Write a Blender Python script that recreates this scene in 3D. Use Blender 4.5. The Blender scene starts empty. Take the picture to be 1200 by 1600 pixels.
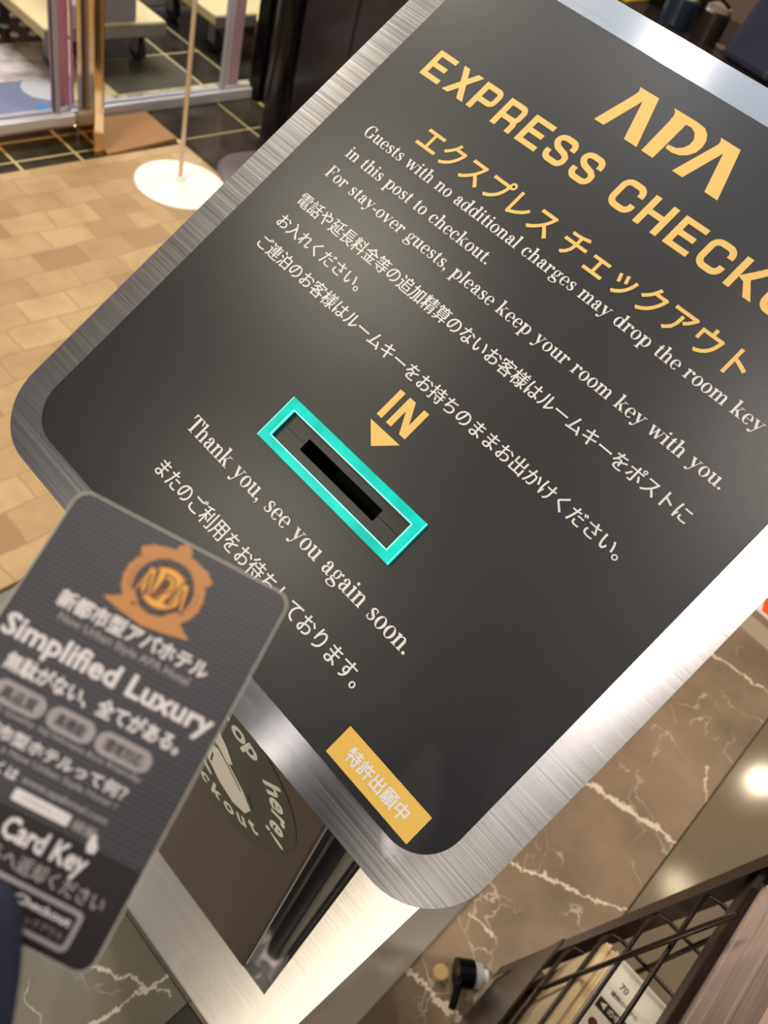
import bpy, bmesh, math, random
from mathutils import Vector, Matrix
from mathutils.geometry import tessellate_polygon
random.seed(7)
scene = bpy.context.scene
COL = scene.collection

# ------------------------------------------------------------------ camera
cam_d = bpy.data.cameras.new('camera')
cam = bpy.data.objects.new('camera', cam_d)
COL.objects.link(cam)
cam_d.sensor_fit = 'HORIZONTAL'
cam_d.sensor_width = 36.0
cam_d.lens = 36.0 * 1269.55 / 1200.0
cam_d.clip_start = 0.01
cam_d.clip_end = 60
# columns: image right, image up, backwards (towards the photographer)
cam.matrix_world = Matrix(((0.67506, -0.65881, 0.33206, 0.0),
                           (0.69190, 0.40912, -0.59489, 0.0),
                           (0.25607, 0.63133, 0.73201, 1.30),
                           (0, 0, 0, 1)))
cam_d.dof.use_dof = True
cam_d.dof.focus_distance = 0.425
cam_d.dof.aperture_fstop = cam_d.lens / 2.1
scene.camera = cam

# ------------------------------------------------------------------ world, light, exposure
vs = scene.view_settings
vs.view_transform = 'Standard'
vs.look = 'None'
vs.gamma = 1.0
vs.exposure = -0.12
vs.use_curve_mapping = False
world = bpy.data.worlds.new('lobby_ambience')
scene.world = world
world.use_nodes = True
world.node_tree.nodes['Background'].inputs[0].default_value = (0.52, 0.56, 0.66, 1)
world.node_tree.nodes['Background'].inputs[1].default_value = 0.42

def lin(r, g, b):
    f = lambda c: (c / 255.0 / 12.92) if c / 255.0 <= 0.04045 else ((c / 255.0 + 0.055) / 1.055) ** 2.4
    return (f(r), f(g), f(b), 1.0)

CEIL = 2.6
def area(name, loc, size, power, col, size_y=None, rot=(0, 0, 0)):
    d = bpy.data.lights.new(name, 'AREA')
    d.energy = power
    d.color = col
    d.shape = 'RECTANGLE' if size_y else 'DISK'
    d.size = size
    if size_y: d.size_y = size_y
    o = bpy.data.objects.new(name, d)
    o.location = loc
    o.rotation_euler = rot
    COL.objects.link(o)
    return o
WARM = (1.0, 0.80, 0.55)
WARM2 = (1.0, 0.93, 0.86)
GREENISH = (1.0, 0.91, 0.72)
COOL = (0.72, 0.86, 1.0)
#            x      y     diameter power colour
DOWNLIGHTS = [(-0.01, -0.01, 0.20, 6.0, (1.0, 0.88, 0.78)), (-1.32, -0.34, 0.10, 10.0, GREENISH), (-1.18, -1.35, 0.10, 13.0, GREENISH),
              (-0.72, -2.07, 0.09, 1.3, WARM2), (-0.25, -1.88, 0.09, 1.6, WARM2), (0.94, 3.69, 0.11, 7, WARM),
              (0.90, 2.74, 0.16, 1.6, WARM), (1.15, 1.2, 0.12, 24, WARM2), (-1.75, 0.75, 0.14, 25, (1.0, 0.90, 0.74)),
              (-1.75, 1.75, 0.14, 26, (1.0, 0.90, 0.72)), (-0.79, 0.47, 0.06, 2.0, WARM2)]
area('ceiling_strip', (0.0, -0.56, CEIL - 0.02), 0.10, 1.2, (1.0, 0.92, 0.84), 0.7)
area('added_cool_light', (-0.62, 0.62, CEIL - 0.02), 1.0, 2.4, COOL, 0.6)  # added cool light for the bluish top border, no panel built
area('added_glare_lamp', (0.03, -2.3, 0.95), 0.16, 26, (1.0, 0.86, 0.66), 0.9, (math.radians(90), 0, 0))  # lamp added behind the viewer to brighten the body's steel strip
area('entrance_daylight', (-3.2, 1.9, 2.3), 1.2, 95, (0.95, 0.93, 1.0), 1.6, (0, math.radians(-20), 0))
area('added_marble_fill', (0.75, 0.9, 2.45), 0.5, 11, WARM, 0.8)  # added warm fill to brighten the marble at the right, no fixture

# ------------------------------------------------------------------ helpers
def setp(o, label=None, cat=None, group=None, kind=None):
    if label: o['label'] = label
    if cat: o['category'] = cat
    if group: o['group'] = group
    if kind: o['kind'] = kind
    return o

class MB:
    """collects geometry for one mesh"""
    def __init__(s): s.v = []; s.f = []; s.flat = 0
    def add(s, vs_, fs, flat=False):
        n = len(s.v)
        if flat:                                # printed pieces that cross each other lie in layers a few microns apart
            z = (s.flat % 9) * 6e-6; s.flat += 1
            vs_ = [(p[0], p[1], z) for p in vs_]
            out = []
            for f in fs:
                ar = sum(vs_[f[i]][0]*vs_[f[(i+1) % len(f)]][1] - vs_[f[(i+1) % len(f)]][0]*vs_[f[i]][1] for i in range(len(f)))
                out.append(tuple(f) if ar > 0 else tuple(reversed(f)))
            fs = out
        s.v += [tuple(map(float, p)) for p in vs_]
        s.f += [tuple(i + n for i in f) for f in fs]
    def box(s, x0, x1, y0, y1, z0, z1):
        s.add([(x0,y0,z0),(x1,y0,z0),(x1,y1,z0),(x0,y1,z0),(x0,y0,z1),(x1,y0,z1),(x1,y1,z1),(x0,y1,z1)],
              [(0,3,2,1),(4,5,6,7),(0,1,5,4),(1,2,6,5),(2,3,7,6),(3,0,4,7)])
        return s
    def tube(s, pts, r, n=10, closed=False):
        pts = [Vector(p) for p in pts]
        rings = []
        for i, p in enumerate(pts):
            a = pts[i-1] if (i or closed) else p
            b = pts[(i+1) % len(pts)] if (i < len(pts)-1 or closed) else p
            d = (b - a).normalized()
            up = Vector((0,0,1)) if abs(d.z) < 0.9 else Vector((1,0,0))
            u = d.cross(up).normalized(); w = u.cross(d)
            rr = r[i] if isinstance(r, (list, tuple)) else r
            rings.append([p + u*math.cos(2*math.pi*k/n)*rr + w*math.sin(2*math.pi*k/n)*rr for k in range(n)])
        vs_ = [q for R_ in rings for q in R_]
        fs = []
        m = len(rings)
        for i in range(m if closed else m-1):
            j = (i+1) % m
            for k in range(n): fs.append((i*n+k, i*n+(k+1)%n, j*n+(k+1)%n, j*n+k))
        if not closed:
            fs.append(tuple(range(n-1, -1, -1))); fs.append(tuple((m-1)*n + k for k in range(n)))
        s.add(vs_, fs); return s
    def lathe(s, prof, c=(0,0,0), n=40):
        """prof: (radius, z) from bottom to top"""
        vs_ = []; fs = []
        for r, z in prof:
            for k in range(n):
                a = 2*math.pi*k/n
                vs_.append((c[0]+r*math.cos(a), c[1]+r*math.sin(a), c[2]+z))
        for i in range(len(prof)-1):
            for k in range(n): fs.append((i*n+k, i*n+(k+1)%n, (i+1)*n+(k+1)%n, (i+1)*n+k))
        fs.append(tuple(range(n-1,-1,-1))); fs.append(tuple((len(prof)-1)*n+k for k in range(n)))
        s.add(vs_, fs); return s
    def prism(s, poly, z0, z1, holes=()):
        """outline in xy (with holes) extruded in z"""
        loops = [list(poly)] + [list(h) for h in holes]
        tris = tessellate_polygon([[Vector((p[0], p[1], 0)) for p in L] for L in loops])
        allp = [p for L in loops for p in L]; n = len(allp)
        vs_ = [(p[0], p[1], z0) for p in allp] + [(p[0], p[1], z1) for p in allp]
        fs = []
        for t in tris:
            a, b, c = [allp[i] for i in t]
            cr = (b[0]-a[0])*(c[1]-a[1]) - (b[1]-a[1])*(c[0]-a[0])
            if abs(cr) < 1e-16: continue
            t = t if cr > 0 else t[::-1]
            fs.append(tuple(i+n for i in t)); fs.append(tuple(t[::-1]))
        k = 0
        for L in loops:
            m = len(L)
            for i in range(m): fs.append((k+i, k+(i+1)%m, n+k+(i+1)%m, n+k+i))
            k += m
        s.add(vs_, fs); return s
    # ---- flat lettering pieces (z = 0)
    def fan(s, pts):
        tris = tessellate_polygon([[Vector((p[0], p[1], 0)) for p in pts]])
        s.add([(p[0], p[1], 0) for p in pts], [tuple(t) for t in tris], True)
    def disc(s, x, y, r, ry=None, n=20):
        ry = ry or r
        s.add([(x+r*math.cos(2*math.pi*k/n), y+ry*math.sin(2*math.pi*k/n), 0) for k in range(n)], [tuple(range(n))], True)
    def ring(s, x, y, rx, ry, tx, ty, a0=0, a1=360, n=28, slant=0):
        """bowl: outer ellipse rx,ry, inner rx-tx, ry-ty"""
        vs_ = []
        for k in range(n+1):
            a = math.radians(a0 + (a1-a0)*k/n)
            vs_.append((x+rx*math.cos(a), y+ry*math.sin(a), 0))
            vs_.append((x+(rx-tx)*math.cos(a+slant), y+(ry-ty)*math.sin(a+slant), 0))
        s.add(vs_, [(2*k, 2*k+2, 2*k+3, 2*k+1) for k in range(n)], True)
    def ribbon(s, pts, smooth=True, steps=7):
        """pts (x, y, width)"""
        pts = [p for i, p in enumerate(pts) if i == 0 or math.hypot(p[0]-pts[i-1][0], p[1]-pts[i-1][1]) > 1e-5]
        if smooth and len(pts) > 2:
            P = [pts[0]] + list(pts) + [pts[-1]]; out = []
            for i in range(1, len(P)-2):
                for q in range(steps):
                    t = q/steps
                    out.append(tuple(0.5*((2*P[i][d]) + (-P[i-1][d]+P[i+1][d])*t + (2*P[i-1][d]-5*P[i][d]+4*P[i+1][d]-P[i+2][d])*t*t
                               + (-P[i-1][d]+3*P[i][d]-3*P[i+1][d]+P[i+2][d])*t**3) for d in range(3)))
            out.append(tuple(pts[-1])); pts = out
        vs_ = []
        m = len(pts)
        for i in range(m):
            a = pts[max(i-1,0)]; b = pts[min(i+1,m-1)]
            dx, dy = b[0]-a[0], b[1]-a[1]
            l = math.hypot(dx, dy) or 1
            nx, ny = -dy/l, dx/l
            w = pts[i][2]/2
            if 0 < i < m-1 and not smooth:      # mitre
                a1 = (pts[i][0]-pts[i-1][0], pts[i][1]-pts[i-1][1]); l1 = math.hypot(*a1)
                w = w / max(0.35, abs((-a1[1]/l1)*nx + (a1[0]/l1)*ny))
            vs_.append((pts[i][0]+nx*w, pts[i][1]+ny*w, 0)); vs_.append((pts[i][0]-nx*w, pts[i][1]-ny*w, 0))
        s.add(vs_, [(2*k, 2*k+1, 2*k+3, 2*k+2) for k in range(m-1)], True)
    def rect(s, x0, x1, y0, y1): s.add([(x0,y0,0),(x1,y0,0),(x1,y1,0),(x0,y1,0)], [(0,1,2,3)], True)
    def bounds(s):
        xs = [p[0] for p in s.v]; ys = [p[1] for p in s.v]
        return min(xs), max(xs), min(ys), max(ys)
    def remap(s, fn): s.v = [fn(p) for p in s.v]; return s
    def mesh(s, name, mat, smooth=False, uvfn=None):
        me = bpy.data.meshes.new(name)
        me.from_pydata(s.v, [], s.f)
        me.materials.append(mat)
        if uvfn:
            uvl = me.uv_layers.new(name='UVMap')
            for lp in me.loops:
                uvl.data[lp.index].uv = uvfn(me.vertices[lp.vertex_index].co)
        me.validate()
        if smooth:
            for p in me.polygons: p.use_smooth = True
        me.update()
        return me
    def build(s, name, mat, parent=None, frame=None, smooth=False, uvfn=None, bevel=0, seg=2):
        o = bpy.data.objects.new(name, s.mesh(name, mat, smooth, uvfn))
        COL.objects.link(o)
        place(o, parent, frame)
        if bevel:
            b = o.modifiers.new('bevel', 'BEVEL'); b.width = bevel; b.segments = seg; b.limit_method = 'ANGLE'
            b.angle_limit = math.radians(40)
        return o

WM = {}
def place(o, parent=None, frame=None):
    M = frame if frame is not None else Matrix.Identity(4)
    WM[o] = M
    if parent is not None:
        o.parent = parent
        o.matrix_local = WM[parent].inverted() @ M
    else:
        o.matrix_world = M
    return o

def empty(name, loc=(0,0,0), label=None, cat=None, group=None, kind=None):
    o = bpy.data.objects.new(name, None)
    o.empty_display_size = 0.05
    COL.objects.link(o)
    place(o, None, Matrix.Translation(Vector(loc)))
    return setp(o, label, cat, group, kind)

# ------------------------------------------------------------------ materials
def mat(name, col, rough=0.5, metal=0.0, **kw):
    m = bpy.data.materials.new(name); m.use_nodes = True
    b = m.node_tree.nodes['Principled BSDF']
    b.inputs['Base Color'].default_value = col if len(col) == 4 else (*col, 1)
    b.inputs['Roughness'].default_value = rough
    b.inputs['Metallic'].default_value = metal
    for k, v in kw.items():
        b.inputs[k.replace('_', ' ')].default_value = v
    return m
def N(m, t, **props):
    n = m.node_tree.nodes.new(t)
    for k, v in props.items(): setattr(n, k, v)
    return n
def link(m, a, b): m.node_tree.links.new(a, b)
def bsdf(m): return m.node_tree.nodes['Principled BSDF']
def coords(m, scale=(1,1,1), loc=(0,0,0), rot=(0,0,0), out='Object'):
    tc = N(m, 'ShaderNodeTexCoord'); mp = N(m, 'ShaderNodeMapping')
    mp.inputs['Scale'].default_value = scale; mp.inputs['Location'].default_value = loc; mp.inputs['Rotation'].default_value = rot
    link(m, tc.outputs[out], mp.inputs['Vector'])
    return mp.outputs['Vector']
def noise(m, vec, scale, detail=4, rough=0.55, dist=0.0):
    n = N(m, 'ShaderNodeTexNoise'); n.inputs['Scale'].default_value = scale
    n.inputs['Detail'].default_value = detail; n.inputs['Roughness'].default_value = rough; n.inputs['Distortion'].default_value = dist
    if vec is not None: link(m, vec, n.inputs['Vector'])
    return n.outputs['Fac']
def ramp(m, fac, stops, interp='LINEAR'):
    r = N(m, 'ShaderNodeValToRGB'); r.color_ramp.interpolation = interp
    el = r.color_ramp.elements
    while len(el) < len(stops): el.new(0.5)
    for e, (p, c) in zip(el, stops): e.position = p; e.color = c if len(c) == 4 else (*c, 1)
    link(m, fac, r.inputs['Fac'])
    return r.outputs['Color']
def math_(m, op, a, b=None, c=None):
    n = N(m, 'ShaderNodeMath', operation=op)
    for i, x in enumerate((a, b, c)):
        if x is None: continue
        if isinstance(x, (int, float)): n.inputs[i].default_value = x
        else: link(m, x, n.inputs[i])
    return n.outputs[0]
def mixc(m, fac, a, b):
    n = N(m, 'ShaderNodeMix', data_type='RGBA')
    if isinstance(fac, (int, float)): n.inputs[0].default_value = fac
    else: link(m, fac, n.inputs[0])
    for s_, x in ((6, a), (7, b)):
        if isinstance(x, tuple): n.inputs[s_].default_value = x
        else: link(m, x, n.inputs[s_])
    return n.outputs[2]
def bump(m, h, strength=0.2, dist=0.001):
    b = N(m, 'ShaderNodeBump'); b.inputs['Strength'].default_value = strength; b.inputs['Distance'].default_value = dist
    link(m, h, b.inputs['Height']); link(m, b.outputs['Normal'], bsdf(m).inputs['Normal'])

def brushed(name, col, rough, scale, aniso=0.85, var=0.10):
    """steel brushed along local x; scale = texture frequency per axis"""
    m = mat(name, col, rough, 1.0)
    b = bsdf(m)
    b.inputs['Anisotropic'].default_value = aniso
    tn = N(m, 'ShaderNodeTangent', direction_type='UV_MAP'); tn.uv_map = 'UVMap'
    link(m, tn.outputs['Tangent'], b.inputs['Tangent'])
    v = coords(m, scale)
    n1 = noise(m, v, 1.0, 3, 0.7)
    c = ramp(m, n1, [(0.25, tuple(x*(1-var) for x in col[:3])), (0.75, tuple(min(1, x*(1+var)) for x in col[:3]))])
    link(m, c, b.inputs['Base Color'])
    r = N(m, 'ShaderNodeMapRange'); r.inputs['From Min'].default_value = 0.3; r.inputs['From Max'].default_value = 0.7
    r.inputs['To Min'].default_value = rough*0.85; r.inputs['To Max'].default_value = rough*1.2
    link(m, n1, r.inputs['Value']); link(m, r.outputs['Result'], b.inputs['Roughness'])
    bump(m, n1, 0.022, 0.0002)
    return m

M = {}
M['steel'] = brushed('brushed_steel', (0.58, 0.58, 0.60, 1), 0.20, (5, 820, 5), 0.90, 0.06)
M['steel_body'] = brushed('body_steel', (0.66, 0.64, 0.62, 1), 0.38, (8, 8, 1200), 1.0, 0.04)
M['steel_polish'] = mat('polished_groove_steel', (0.42, 0.41, 0.42, 1), 0.12, 1.0)
M['steel_plain'] = mat('base_plate_steel', (0.36, 0.34, 0.31, 1), 0.30, 1.0)
M['steel_edge'] = mat('cut_steel_edge', (0.75, 0.73, 0.70, 1), 0.25, 1.0)

m = mat('black_printed_panel', lin(38, 38, 41), 0.34, 0.0)      # matt laminated print
v = coords(m, (1, 1, 1)); link(m, mixc(m, ramp(m, noise(m, v, 900, 2), [(0.35, (0,0,0)), (0.65, (1,1,1))]), lin(20, 21, 26), lin(25, 26, 31)), bsdf(m).inputs['Base Color'])
bump(m, noise(m, v, 1500, 2), 0.10, 0.0002)
bsdf(m).inputs['Specular IOR Level'].default_value = 0.55
M['panel'] = m
M['yellow'] = mat('yellow_print', lin(222, 184, 100), 0.42)
M['white_print'] = mat('white_print', lin(212, 210, 210), 0.45)
M['sticker_yellow'] = mat('yellow_sticker_film', lin(212, 174, 82), 0.45)
M['sticker_dark'] = mat('round_sticker_film', lin(62, 62, 52), 0.28)
M['slot_black'] = mat('black_slot_insert', lin(34, 33, 34), 0.33)
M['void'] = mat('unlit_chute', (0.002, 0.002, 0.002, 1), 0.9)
M['door_panel'] = mat('dark_bronze_front_panel', lin(88, 76, 68), 0.34, 0.25)
m = mat('cyan_led_acrylic', (0.0, 0.06, 0.05, 1), 0.3, Specular_IOR_Level=0.2)
v = coords(m, (1,1,1)); e = mixc(m, ramp(m, noise(m, v, 60, 2), [(0.3, (0,0,0)), (0.7, (1,1,1))]), (0.0, 0.58, 0.44, 1), (0.0, 0.86, 0.68, 1))
link(m, e, bsdf(m).inputs['Emission Color']); bsdf(m).inputs['Emission Strength'].default_value = 1.0
M['led'] = m
M['led_edge'] = mat('led_edge_line', (0.2, 0.8, 0.7, 1), 0.3, Emission_Color=(0.35, 1.0, 0.86, 1), Emission_Strength=1.0)

# floor materials
def marble(name, base, dark, vein, rough, main=()):
    m = mat(name, base, rough)
    v = coords(m, (1,1,1), out='Object')
    tint = ramp(m, noise(m, v, 5.0, 6, 0.6), [(0.3, dark), (0.7, base)])
    w = N(m, 'ShaderNodeVectorMath', operation='ADD'); link(m, v, w.inputs[0])
    nt = N(m, 'ShaderNodeTexNoise'); nt.inputs['Scale'].default_value = 7; nt.inputs['Detail'].default_value = 5; link(m, v, nt.inputs['Vector'])
    sc = N(m, 'ShaderNodeVectorMath', operation='SCALE'); link(m, nt.outputs['Color'], sc.inputs[0]); sc.inputs['Scale'].default_value = 0.30
    link(m, sc.outputs[0], w.inputs[1])
    vo = N(m, 'ShaderNodeTexVoronoi', feature='DISTANCE_TO_EDGE'); vo.inputs['Scale'].default_value = 7.5; link(m, w.outputs[0], vo.inputs['Vector'])
    fine = math_(m, 'LESS_THAN', vo.outputs['Distance'], 0.013)
    gate = ramp(m, noise(m, v, 9, 3), [(0.46, (0,0,0)), (0.56, (1,1,1))])
    fine = math_(m, 'MULTIPLY', math_(m, 'MULTIPLY', fine, gate), 0.4)
    c = mixc(m, fine, tint, vein)
    sx = N(m, 'ShaderNodeSeparateXYZ'); link(m, v, sx.inputs[0])
    wob = math_(m, 'SUBTRACT', noise(m, v, 34, 5, 0.7), 0.5)
    for (x0, y0, x1, y1, wd) in main:           # the slab's own long veins
        L = math.hypot(x1-x0, y1-y0); nx, ny = -(y1-y0)/L, (x1-x0)/L; tx, ty = (x1-x0)/L, (y1-y0)/L
        d = math_(m, 'ADD', math_(m, 'MULTIPLY', math_(m, 'SUBTRACT', sx.outputs[0], x0), nx), math_(m, 'MULTIPLY', math_(m, 'SUBTRACT', sx.outputs[1], y0), ny))
        t = math_(m, 'ADD', math_(m, 'MULTIPLY', math_(m, 'SUBTRACT', sx.outputs[0], x0), tx), math_(m, 'MULTIPLY', math_(m, 'SUBTRACT', sx.outputs[1], y0), ty))
        d = math_(m, 'ABSOLUTE', math_(m, 'ADD', d, math_(m, 'MULTIPLY', wob, 0.045)))
        wn = math_(m, 'MULTIPLY', ramp(m, noise(m, v, 40, 3), [(0.35, (0.25,0.25,0.25)), (0.7, (1,1,1))]), wd)
        inside = math_(m, 'MULTIPLY', math_(m, 'GREATER_THAN', t, 0.0), math_(m, 'LESS_THAN', t, L))
        fac = math_(m, 'MULTIPLY', math_(m, 'MULTIPLY', math_(m, 'LESS_THAN', d, wn), inside), 0.85)
        c = mixc(m, fac, c, vein)
    link(m, c, bsdf(m).inputs['Base Color'])
    return m
M['marble'] = marble('brown_marble', lin(154, 130, 104), lin(108, 94, 78), lin(225, 208, 184), 0.30,
                     [(0.05, 0.925, 0.262, 0.985, 0.0085), (0.05, 0.695, 0.262, 0.808, 0.0045), (0.06, 1.405, 0.262, 1.447, 0.005), (0.222, 1.165, 0.262, 1.095, 0.004), (0.03, 0.46, 0.17, 0.475, 0.006), (0.08, 0.60, 0.13, 0.60, 0.003)])
M['marble_shaded'] = marble('shaded_marble', lin(112, 106, 92), lin(86, 82, 72), lin(205, 198, 182), 0.28,
                     [(-0.40, 0.02, -0.13, 0.19, 0.003), (-0.175, 0.02, -0.155, 0.20, 0.004)])  # same marble, its shade put into a darker, greener colour
M['gloss_tile'] = mat('olive_gloss_tile', lin(116, 104, 84), 0.10)
M['gloss_tile2'] = mat('black_granite', lin(30, 29, 30), 0.2)
m = mat('black_floor_tile', lin(52, 46, 38), 0.16)
v = coords(m); link(m, ramp(m, noise(m, v, 9, 5), [(0.35, lin(40, 36, 32)), (0.7, lin(70, 64, 52))]), bsdf(m).inputs['Base Color'])
M['black_tile'] = m
M['grout'] = mat('yellowish_grout', lin(196, 178, 122), 0.7)
M['dark_grout'] = mat('dark_grout', lin(70, 62, 52), 0.7)
m = mat('patchwork_carpet', lin(190, 150, 100), 0.95)
v = coords(m, (1,1,1), (0.03, 0.01, 0))
w = N(m, 'ShaderNodeVectorMath', operation='ADD'); link(m, v, w.inputs[0])
nt = N(m, 'ShaderNodeTexNoise'); nt.inputs['Scale'].default_value = 9; nt.inputs['Detail'].default_value = 3; link(m, v, nt.inputs['Vector'])
sc = N(m, 'ShaderNodeVectorMath', operation='SCALE'); link(m, nt.outputs['Color'], sc.inputs[0]); sc.inputs['Scale'].default_value = 0.028
link(m, sc.outputs[0], w.inputs[1])
bk = N(m, 'ShaderNodeTexBrick'); bk.inputs['Scale'].default_value = 1.0
bk.inputs['Brick Width'].default_value = 0.125; bk.inputs['Row Height'].default_value = 0.078; bk.inputs['Mortar Size'].default_value = 0.004
bk.inputs['Mortar Smooth'].default_value = 1.0; bk.inputs['Mortar'].default_value = (0.05, 0.05, 0.05, 1)
bk.inputs['Color1'].default_value = (0,0,0,1); bk.inputs['Color2'].default_value = (1,1,1,1)
rt = N(m, 'ShaderNodeMapping'); rt.inputs['Rotation'].default_value = (0, 0, math.radians(90)); link(m, w.outputs[0], rt.inputs['Vector'])
link(m, rt.outputs['Vector'], bk.inputs['Vector'])
base = ramp(m, bk.outputs['Color'], [(0.0, lin(170, 136, 98)), (0.3, lin(190, 160, 116)), (1.0, lin(206, 178, 132))])
fib = noise(m, v, 260, 3, 0.7)
c = mixc(m, math_(m, 'MULTIPLY', fib, 0.5), base, lin(126, 94, 62))
blot = ramp(m, noise(m, v, 11, 4, 0.6), [(0.42, (0,0,0)), (0.66, (1,1,1))])
c = mixc(m, math_(m, 'MULTIPLY', blot, 0.35), c, lin(148, 112, 76))
link(m, c, bsdf(m).inputs['Base Color']); bump(m, fib, 0.5, 0.004)
M['carpet'] = m
M['mat_brown'] = mat('brown_doormat', lin(150, 110, 70), 0.95)
bump(M['mat_brown'], noise(M['mat_brown'], coords(M['mat_brown']), 300, 3), 0.5, 0.003)

# other materials
M['white_paint'] = mat('white_paint', lin(245, 238, 226), 0.35)
M['pole_cream'] = mat('cream_enamel_pole', lin(222, 202, 172), 0.35)
M['black_gloss'] = mat('polished_black_wall', lin(40, 33, 35), 0.16)
M['black_metal'] = mat('black_metal', lin(20, 19, 20), 0.22, 0.6)
M['bronze'] = mat('bronze_mirror', (0.62, 0.44, 0.26, 1), 0.10, 1.0)
M['alu'] = mat('pale_aluminium', lin(196, 194, 196), 0.35, 0.3)
M['glass'] = mat('clear_glass', (0.95, 0.97, 0.96, 1), 0.02)
bsdf(M['glass']).inputs['Transmission Weight'].default_value = 1.0
bsdf(M['glass']).inputs['IOR'].default_value = 1.12
M['pink'] = mat('pink_reflection', lin(214, 138, 164), 0.4)
M['pale_pink'] = mat('pale_pink_reflection', lin(232, 190, 196), 0.4)
m = mat('pinkish_stone', lin(196, 182, 172), 0.4)
link(m, ramp(m, noise(m, coords(m), 16, 6, 0.65, 0.6), [(0.38, lin(150, 138, 118)), (0.5, lin(196, 184, 172)), (0.62, lin(222, 210, 202))]), bsdf(m).inputs['Base Color'])
M['stone_pink'] = m
m = mat('ochre_stone', lin(190, 176, 136), 0.4)
link(m, ramp(m, noise(m, coords(m), 22, 6, 0.65, 0.6), [(0.36, lin(120, 108, 76)), (0.52, lin(190, 178, 140)), (0.66, lin(214, 204, 172))]), bsdf(m).inputs['Base Color'])
M['stone_ochre'] = m
M['bluegrey'] = mat('blue_grey_mat', lin(112, 118, 142), 0.6)
M['pale_grey'] = mat('pale_grey_film', lin(192, 190, 188), 0.5)
M['blue_dot'] = mat('blue_dot', lin(50, 130, 190), 0.5)
M['cart_grey'] = mat('cart_grey', lin(138, 132, 122), 0.45)
M['cart_cream'] = mat('cart_cream', lin(226, 208, 148), 0.5)
M['cart_lav'] = mat('cart_lavender_grey', lin(150, 146, 152), 0.5)
M['rubber'] = mat('dark_rubber', lin(46, 48, 58), 0.6)
M['rack'] = mat('dark_bronze_wire', lin(54, 40, 34), 0.35, 0.5)
M['rack_plate'] = mat('rack_sheet', lin(62, 47, 40), 0.35, 0.4)
M['paper_white'] = mat('white_cover', lin(216, 206, 188), 0.6)
M['grey_print'] = mat('grey_cover_strip', lin(128, 114, 96), 0.5)
M['ink'] = mat('black_ink', lin(40, 34, 32), 0.5)
M['cream_paper'] = mat('cream_paper_edges', lin(222, 196, 148), 0.7)
m = mat('page_edges', lin(200, 176, 156), 0.7)
link(m, ramp(m, noise(m, coords(m, (1, 1, 240)), 1.0, 2, 0.8), [(0.3, lin(150, 124, 108)), (0.5, lin(200, 176, 158)), (0.7, lin(178, 160, 160))]), bsdf(m).inputs['Base Color'])
M['pages'] = m
M['orange'] = mat('orange_print', lin(240, 96, 34), 0.4)
M['white_sheet'] = mat('white_sign_sheet', lin(232, 222, 208), 0.5)
M['grey_trim'] = mat('grey_stone_strip', lin(170, 152, 130), 0.4)
M['counter'] = mat('black_brown_counter', lin(36, 28, 24), 0.25)
M['jar_blue'] = mat('blue_black_jar', lin(30, 40, 54), 0.25)
M['lid'] = mat('cream_lid', lin(218, 200, 158), 0.4)
M['navy'] = mat('navy_cloth', lin(22, 26, 48), 0.8)
M['strap'] = mat('taupe_strap', lin(128, 112, 100), 0.6)
M['leaflet_yellow'] = mat('yellow_leaflet', lin(196, 170, 60), 0.5)
M['brown_wall'] = mat('brown_wood', lin(140, 116, 88), 0.5)
M['ceiling'] = mat('ceiling_white', lin(190, 196, 208), 0.8)
M['lamp'] = mat('downlight_lens', (1, 0.9, 0.75, 1), 0.4, Emission_Color=(1.0, 0.86, 0.66, 1), Emission_Strength=6.0)
M['trim_white'] = mat('downlight_trim', lin(235, 232, 228), 0.4)
M['glove'] = mat('dark_navy_glove', lin(14, 22, 46), 0.85)
m = mat('striped_card_face', lin(86, 84, 90), 0.42)
tc = N(m, 'ShaderNodeTexCoord'); sx = N(m, 'ShaderNodeSeparateXYZ'); link(m, tc.outputs['Object'], sx.inputs[0])
st = math_(m, 'FRACT', math_(m, 'DIVIDE', sx.outputs[1], 0.00112))
line = math_(m, 'LESS_THAN', st, 0.38)
up = math_(m, 'GREATER_THAN', sx.outputs[1], -0.0643)
c = mixc(m, line, lin(70, 70, 77), lin(18, 17, 22))
c = mixc(m, up, lin(30, 24, 28), c)
link(m, c, bsdf(m).inputs['Base Color'])
M['card'] = m
M['card_edge'] = mat('clear_card_edge', lin(172, 168, 160), 0.3)
M['card_white'] = mat('card_white_print', lin(204, 200, 204), 0.45)
M['card_grey'] = mat('card_grey_print', lin(146, 140, 144), 0.45)
M['card_gold'] = mat('card_gold_print', lin(178, 122, 70), 0.4)
M['card_gold2'] = mat('card_bright_gold', lin(214, 158, 64), 0.4)
M['card_brown'] = mat('card_brown_print', lin(92, 52, 38), 0.4)

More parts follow.
